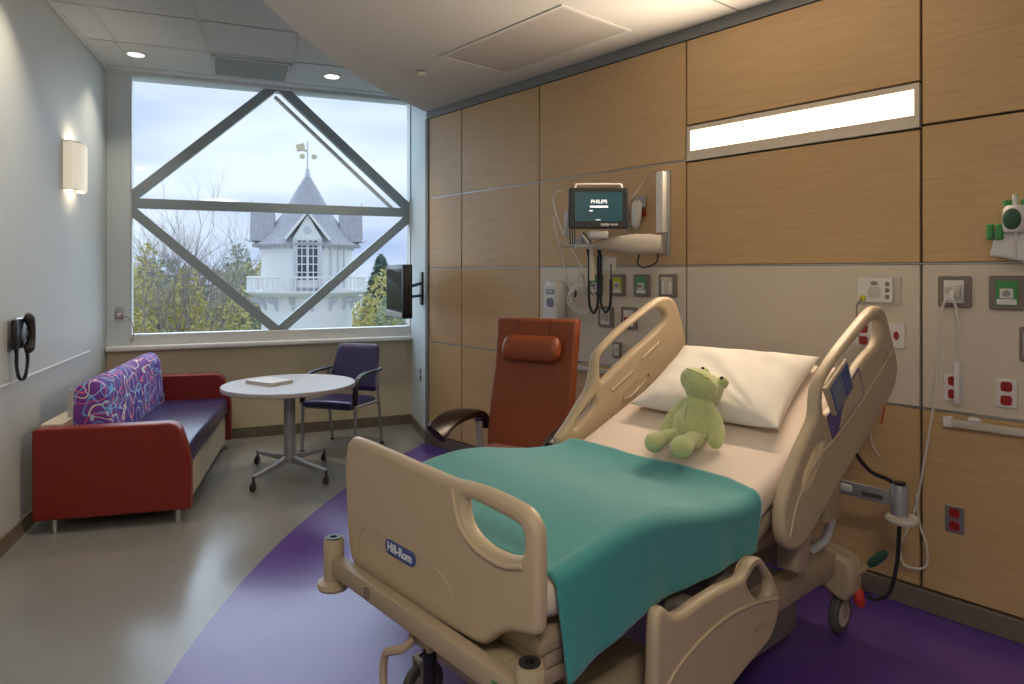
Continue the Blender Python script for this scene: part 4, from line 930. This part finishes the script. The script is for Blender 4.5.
plate(rounded(-.192, .190, -.135, .125, .014), (), .05, .008, (0, 0, 0)).build('monitor_case', 'black', mon)
mb = MB(); mb.box(-.152, .150, -.0275, -.0245, -.090, .095); scn = mb.build('screen', 'screen', mon)
text('PHILIPS', .033, (.0, -.029, .035), 'lettering', 'txts', scn, bold=.0005)
for q_ in ((-.058, .058, -.002, .010), (-.062, -.040, -.026, -.018), (-.02, .01, -.082, -.078)):
    mb = MB(); mb.box(q_[0], q_[1], -.0292, -.0272, q_[2], q_[3]); mb.build('screen_bar', 'txts', scn)
mb = MB(); mb.box(.01, .065, -.032, -.022, -.122, -.102, .004); mb.box(.072, .12, -.030, -.022, -.118, -.104, .003); mb.build('key_pad', 'gmetal', mon)
mb = MB(); mb.tube([(-.15, 0, .12), (-.145, 0, .143), (-.12, 0, .150), (.12, 0, .150), (.145, 0, .143), (.15, 0, .12)], .007, 8, smooth=3); mb.build('carry_handle', 'white', mon)
mb = MB(); mb.box(-.215, -.185, -.01, .05, -.185, -.02, .006); mb.build('module_rack', 'gmetal', mon)
for x in (-.185, -.170, -.155):
    MB().tube([(x, -.03, -.10), (x, -.035, -.16), (x+.001, -.03, -.235)], .004, 6).build('lead_wire', 'bcable', mon)
mb = MB(); mb.box(-.06, .06, -.02, .06, -.20, -.15, .008); mb.build('mount_block', 'gmetal', mon)
t = wall_thing('printer_tray', 'small tan box with grey lid on shelf bar under the monitor', 'box', 2.12, 1.775, .27)
plate(rounded(-.055, .055, .0, .055, .006), (), .08, .004, (0, 0, 0)).build('tray_body', 'bedp', t)
mb = MB(); mb.box(.06, .16, -.045, .035, .0, .055, .005); mb.build('grey_case', 'gmetal', t)
# tubing coil and cuff
t = thing('monitor_tubing', 'coiled clear grey tubing hanging left of monitor over white wall panel', 'tubing', hwp(2.075, 1.43, .08), TH)
mb = MB()
cp = []
for i in range(90):
    a = i*2*PI/30+.4; r = .085+.012*math.sin(i*.7); cp.append((math.cos(a)*r*1.35-.0, -.02-.006*(i/30), math.sin(a)*r*1.1-.01))
mb.tube(cp, .006, 6); mb.build('coil', 'white', t)
MB().tube([(.0, -.02, .07), (.02, -.02, .14), (-.02, -.02, .24), (-.13, -.02, .38), (-.20, -.04, .52), (-.235, -.05, .62), (-.225, -.08, .70), (-.15, -.12, .745), (-.05, -.16, .74)], .005, 6, smooth=6).build('hose', 'white', t)
MB().tube([(-.09, -.02, .02), (-.15, -.02, .14), (-.19, -.02, .30), (-.24, -.03, .45), (-.26, -.04, .58)], .0045, 6, smooth=6).build('lead', 'white', t)
mb = MB(); mb.loft([[(x*.05*k, -.03+y*.008, z) for x, y in ((-1, -1), (1, -1), (1, 1), (-1, 1))] for z, k in ((.05, 1), (.09, .7), (.15, .45), (.17, .3))]); mb.build('cuff', 'offw', t)
mb = MB(); mb.tube([(-.05, -.03, .045), (-.055, -.03, .0)], .007, 6); mb.build('clip', 'black', t)
# otoscope-style handset unit with black coiled cords
t = wall_thing('diagnostic_handset_unit', 'white diagnostic handset holder under the monitor with looping black cords', 'handset holder', 2.36, 1.66, .16)
plate(rounded(-.055, .06, -.05, .05, .012), (), .06, .008, (0, 0, 0)).build('holder_body', 'white', t)
for i, (x0, x1, zb, m) in enumerate(((-.115, -.035, -.315, 'bcable'), (-.010, .075, -.305, 'bcable'))):
    MB().tube([(x0, -.05, .06), (x0-.002, -.05, -.10), (x0, -.05, -.24), (x0+.015, -.05, zb+.015), ((x0+x1)/2, -.05, zb-.012), (x1-.015, -.05, zb+.015), (x1, -.05, -.24), (x1, -.05, -.10 if i else .05)], .0085, 8, smooth=6).build('cord', m, t)
MB().tube([(.075, -.05, -.10), (.075, -.045, .0)], .004, 6).build('thin_cord', 'bcable', t)
for x in (-.115, -.02): MB().tube([(x, -.05, .05), (x, -.055, .10)], [.012, .015], 10).build('handset', 'black', t)
# handheld device in a wall holder, right of the monitor
t = wall_thing('handheld_device', 'white handheld device in chrome wall holder right of the monitor', 'medical device', 2.52, 2.02, .0)
mb = MB(); mb.box(-.045, .05, -.02, 0, .01, .085, .006); mb.build('wall_holder', 'chrome', t)
MB().tube([(0, -.045, .055), (0, -.045, .03), (-.005, -.045, -.05), (-.008, -.045, -.11), (-.008, -.045, -.13)], [.02, .034, .032, .026, .01], 14).build('handset', 'white', t)
MB().tube([(-.008, -.045, -.12), (-.006, -.04, -.17)], .005, 8).build('tail', 'cable', t)
mb = MB(); mb.box(.025, .045, -.03, -.005, -.05, .0, .004); mb.build('red_tag', 'redp', t)
mb = MB(); mb.box(-.105, -.075, -.05, -.02, -.14, .12, .006); mb.build('side_bracket', 'offw', t)
mb = MB(); mb.tube([(-.075, -.04, .12), (-.09, -.035, .04), (-.07, -.04, -.04), (-.075, -.045, -.12)], .0045, 6, smooth=5); mb.build('lead', 'gcable', t)
# regulator at the right edge
t = wall_thing('oxygen_flowmeter', 'white medical regulator with green knobs at the right edge of the wood wall', 'medical device', 4.56, 1.76, 0)
plate([(-.075, -.085), (-.06, -.02), (-.075, .02), (-.03, .03), (.06, .05), (.17, .05), (.17, -.12), (.05, -.115), (-.02, -.095)], (), .07, .012, (0, -.045, 0), 'xz', 1).build('manifold_body', 'white', t, angle=60)
for x in (-.068, -.034):
    mb = MB(); mb.lathe([(.010, -.035), (.015, -.03), (.016, .03), (.012, .035)], (x, -.085, .018), 12); mb.build('green_knob', 'green', t)
MB().lathe([(.038, 0), (.046, .01), (.050, .05), (.046, .10), (.034, .115), (.001, .118)], (.025, -.085, .012), 24).build('gauge_bowl', 'white', t)
mb = MB(); mb.ell((.02, -.130, .068), (.034, .012, .045), None, 18); mb.build('gauge_glass', 'dgreen', t)
mb = MB(); mb.tube([(.03, -.11, .10), (.03, -.11, -.10)], .004, 8); mb.build('flow_tube', 'offw', t)
mb = MB(); mb.tube([(-.005, -.085, .128), (-.005, -.085, .15)], .018, 12); mb.tube([(.055, -.085, .128), (.055, -.085, .15)], .014, 12); mb.build('green_cap', 'green', t)
mb = MB(); mb.tube([(.022, -.085, .125), (.022, -.085, .175)], .011, 12); mb.build('port', 'white', t)

# ------------------------------------------------------------------ outside
mb = MB(); mb.box(-120, 90, 13, 160, -11.4, -11.0); struct(mb.build('ground', 'grass'))
TW0 = Vector((-8.98, 30, 0))
tw = thing('tower_house', 'white round tower house with conical grey roof outside the window', 'tower', TW0, math.radians(16.7))
N = 12
MB().lathe([(1.91, -11), (1.91, 2.80), (.01, 2.80)], n=32).build('tower_wall', 'tow', tw)
MB().lathe([(2.10, .55), (2.55, .78), (2.56, .86), (1.8, .86)], n=32).build('balcony_floor', 'tow', tw)
mb = MB()
for k in range(64):
    a = 2*PI*k/64; mb.box(-.03, .03, -.02, .02, .86, 1.40, mtx=Matrix.Translation((2.47*math.cos(a), 2.47*math.sin(a), 0)) @ Matrix.Rotation(a, 4, 'Z'))
mb.tube([(2.47*math.cos(2*PI*k/48), 2.47*math.sin(2*PI*k/48), 1.42) for k in range(48)], .045, 6, closed=True)
mb.build('balcony_railing', 'tow', tw)
for k in range(16):
    a = 2*PI*k/16+.1
    mb = MB(); mb.poly([(1.9, .55), (2.45, .55), (2.3, .38), (2.05, .3), (1.9, .0)], .12, 'y', 0); bmesh.ops.transform(mb.bm, matrix=Matrix.Rotation(a, 4, 'Z'), verts=mb.bm.verts); mb.build('bracket', 'towd', tw)
MB().lathe([(2.28, 2.72), (2.30, 2.80), (2.06, 2.98), (1.78, 3.28), (1.42, 3.68), (1.08, 4.15), (.72, 4.78), (.38, 5.4), (.14, 5.80), (.01, 5.84)], n=32).build('cone_roof', 'roof', tw, angle=20)
MB().lathe([(.10, 5.75), (.12, 5.95), (.06, 6.05), (.10, 6.12), (.03, 6.2), (.025, 7.3), (.005, 7.45)], n=10).build('finial', 'towd', tw)
mb = MB(); mb.box(-.02, .02, -.02, .02, 6.7, 6.75); mb.tube([(-.45, 0, 6.95), (-.2, 0, 7.0), (0, 0, 6.95)], .05, 6); mb.poly([(-.5, 7.2), (-.15, 7.3), (-.1, 7.05), (-.45, 6.98)], .05, 'y'); mb.ell((.28, 0, 6.72), (.12, .05, .12), None, 8); mb.ell((-.22, 0, 6.72), (.12, .05, .12), None, 8); mb.build('weather_vane', 'gold', tw)
# side dormers
for sx in (-1, 1):
    x0, x1 = sx*1.35, sx*2.30
    mb = MB(); mb.poly([(-1.0, 2.95), (1.0, 2.95), (.65, 4.15), (-.65, 4.15)], abs(x1-x0), 'x', (x0+x1)/2)
    mb.build('side_dormer', 'roof', tw)
    mb = MB(); mb.box(x1-sx*.02-.04, x1-sx*.02+.04, -1.08, -.96, 2.86, 3.02); mb.tube([(x1, -.95, 2.9), (x1+sx*.18, -1.1, 3.02)], .03, 6); mb.tube([(x1-sx*.03, -.7, 4.18), (x1-sx*.03, -.7, 4.65)], .02, 6); mb.build('dormer_trim', 'towd', tw)
# front dormer with french window
mb = MB(); mb.poly([(-.58, 1.0), (.58, 1.0), (.58, 3.0), (0, 4.0), (-.58, 3.0)], 1.6, 'y', -1.35); mb.build('front_dormer', 'tow', tw)
for sx in (-1, 1):
    mb = MB(); d = Vector((sx*.88, 0, -1.15)); an = math.atan2(-d.z, d.x)
    mb.box(0, d.length, -2.35, -.3, -.05, .05, mtx=Matrix.Translation((0, 0, 4.12)) @ Matrix.Rotation(an, 4, 'Y')); mb.build('gable_roof', 'tow', tw)
    mb = MB(); mb.box(sx*.22-.19, sx*.22+.19, -2.18, -2.14, 1.30, 2.95); pn = mb.build('window_glazing', 'pane', tw)
    mb = MB()
    for q in range(6): mb.box(sx*.22-.19, sx*.22+.19, -2.21, -2.17, 1.30+q*.33-.02, 1.30+q*.33+.02)
    for q in (-.19, 0, .19): mb.box(sx*.22+q-.018, sx*.22+q+.018, -2.21, -2.17, 1.30, 2.95)
    mb.build('muntins', 'tow', pn)
mb = MB()
for x in (-.50, .50): mb.box(x-.06, x+.06, -2.22, -2.12, .9, 3.0)
mb.ell((0, -2.16, 3.35), (.16, .03, .16), None, 12); mb.build('dormer_frame', 'towd', tw)
mb = MB()
for x in (.95, 1.25, 1.5): mb.box(x-.035, x+.035, -math.sqrt(1.93**2-x*x)-.04, -math.sqrt(1.93**2-x*x)+.05, 1.0, 2.75)
for k in range(24): a = PI+PI*k/23; mb.box(-.05, .05, -.04, .04, 2.60, 2.74, mtx=Matrix.Translation((1.95*math.cos(a), 1.95*math.sin(a), 0)) @ Matrix.Rotation(a, 4, 'Z'))
mb.build('wall_battens', 'towd', tw)

def leaf_crown(blobs, n, size, name, m, parent, seed=0):
    rnd = random.Random(seed); V = []; Fc = []
    for i in range(n):
        c_, r_ = rnd.choices(blobs, weights=[b[1][0]*b[1][2] for b in blobs])[0]
        while True:
            p = Vector((rnd.uniform(-1, 1), rnd.uniform(-1, 1), rnd.uniform(-1, 1)))
            if .25 < p.length < 1: break
        p = p.normalized()*(p.length**.4)
        p = Vector((c_[0]+p.x*r_[0], c_[1]+p.y*r_[1], c_[2]+p.z*r_[2]))
        a_ = Vector((rnd.gauss(0, 1), rnd.gauss(0, 1), rnd.gauss(0, 1))).normalized(); b_ = a_.orthogonal().normalized(); s_ = size*rnd.uniform(.6, 1.3); k = len(V)
        V += [p-a_*s_, p+b_*s_*.5, p+a_*s_, p-b_*s_*.5]; Fc.append((k, k+1, k+2, k+3))
    me = bpy.data.meshes.new(name); me.from_pydata(V, [], Fc); me.materials.append(M[m]); o = bpy.data.objects.new(name, me); COL.objects.link(o); o.parent = parent; return o
def blobs_for(r, h, k, rnd):
    return [((rnd.uniform(-.6, .6)*r, rnd.uniform(-.6, .6)*r, rnd.uniform(.35, .85)*h), (r*rnd.uniform(.35, .55), r*rnd.uniform(.35, .55), h*rnd.uniform(.12, .22))) for _ in range(k)]
def tree(x, y, z, h, r, m, label, seed, n=2600, size=.16, kind='leafy_tree'):
    rnd = random.Random(seed); t = thing(kind, label, 'tree', (x, y, z), 0, 'trees outside the window')
    mb = MB(); mb.tube([(0, 0, 0), (.05, 0, h*.4), (0, .05, h*.8)], [h*.03, h*.02, h*.006], 8)
    for k in range(6):
        a = k*2.4; z0 = h*(.3+.07*k); mb.tube([(0, 0, z0), (math.cos(a)*r*.35, math.sin(a)*r*.35, z0+h*.12), (math.cos(a)*r*.6, math.sin(a)*r*.6, z0+h*.2)], [h*.010, h*.006, h*.003], 5)
    mb.build('trunk', 'bark', t)
    leaf_crown(blobs_for(r, h, 12, rnd), n, size, 'crown', m, t, seed)
    return t
G = -11
def px(u, Y): return (u-512)/683*Y
trees = [
 (140, 42, 275, 2.6, 'lf_o', 'olive tree at the far left edge of the window'), (158, 34, 262, 1.9, 'lf_y', 'bright yellow autumn tree low left in the window'), (190, 46, 278, 3.0, 'lf_o', 'olive brown tree behind the bare tree'),
 (212, 36, 285, 2.2, 'lf_y', 'yellow olive tree below the bare tree'), (236, 40, 268, 2.4, 'lf_g', 'green tree just left of the white tower'), (252, 44, 262, 2.2, 'lf_o', 'tall olive green tree touching left side of the tower'),
 (352, 27, 318, 1.1, 'lf_y', 'low yellow shrub-like tree in front of the tower base'), (372, 34, 288, 1.9, 'lf_y', 'yellow green tree right of the tower'), (402, 30, 296, 1.7, 'lf_g', 'pale green tree behind the television'), (338, 40, 300, 1.9, 'lf_o', 'olive tree behind the tower on its right'),
]
rnd = random.Random(11)
for i in range(16):
    u = -330+i*39+rnd.uniform(-8, 8); Y = 58+rnd.uniform(-4, 6); top = 1.6-(rnd.uniform(268, 282)-273)/683*Y
    tree(px(u, Y), Y, G, top-G+1.5, 4.2, ('lf_o', 'lf_g', 'lf_o', 'lf_y')[i % 4], 'far tree in the hazy belt behind the nearer trees outside', 70+i, n=2600, size=.30)
for i, (u, Y, vt, r, m, lb) in enumerate(trees):
    top = 1.6-(vt-12-273)/683*Y; tree(px(u, Y), Y, G, top-G, r, m, lb, 20+i, n=3600, size=.13)
# conifer
t = thing('conifer_tree', 'dark blue green conifer standing right of the tower', 'tree', (px(381, 38), 38, G), 0, 'trees outside the window')
rnd = random.Random(5); V = []; Fc = []; H_ = 1.6-(255-273)/683*38-G
for i in range(9000):
    f = rnd.random()**.7; rad = 3.4*(1-f)**.8+.05; a = rnd.uniform(0, 2*PI); rr0 = rad*rnd.uniform(.5, 1); p = Vector((math.cos(a)*rr0, math.sin(a)*rr0, H_*(.15+.85*f)-.25*rr0))
    o1 = Vector((math.cos(a), math.sin(a), -.4)).normalized()*.22; o2 = Vector((-math.sin(a), math.cos(a), rnd.uniform(-.4, .4)))*.08; k = len(V)
    V += [p-o1, p+o2, p+o1, p-o2]; Fc.append((k, k+1, k+2, k+3))
me = bpy.data.meshes.new('needles'); me.from_pydata(V, [], Fc); me.materials.append(M['lf_d']); o = bpy.data.objects.new('needles', me); COL.objects.link(o); o.parent = t
MB().tube([(0, 0, 0), (0, 0, H_*.97)], [.25, .02], 8).build('trunk', 'bark', t)
# bare tree
def bare(x, y, z, h, label, seed):
    rnd = random.Random(seed); t = thing('bare_tree', label, 'tree', (x, y, z), 0, 'trees outside the window'); mb = MB()
    def grow(p, d, L_, r, depth):
        q = p+d*L_; m_ = p+d*L_*.5+Vector((rnd.uniform(-.05, .05), rnd.uniform(-.05, .05), 0))*L_
        mb.tube([p, m_, q], [r, r*.85, r*.65], 5 if depth < 3 else 3, cap=False)
        if depth >= 7: return
        for k in range(3 if depth < 5 else 2):
            nd = (d+Vector((rnd.uniform(-.6, .6), rnd.uniform(-.6, .6), rnd.uniform(-.12, .35)))).normalized(); grow(q if k else p+d*L_*rnd.uniform(.6, .95), nd, L_*rnd.uniform(.66, .84), r*.62, depth+1)
    grow(Vector((0, 0, 0)), Vector((0, 0, 1)), h*.315, h*.008, 0); mb.build('branches', 'bark', t); return t
bare(px(200, 32), 32, G, 15.6, 'leafless grey tree with fine branches left in the window', 3)
bare(px(165, 36), 36, G, 13.5, 'smaller leafless tree near the left window edge', 9)
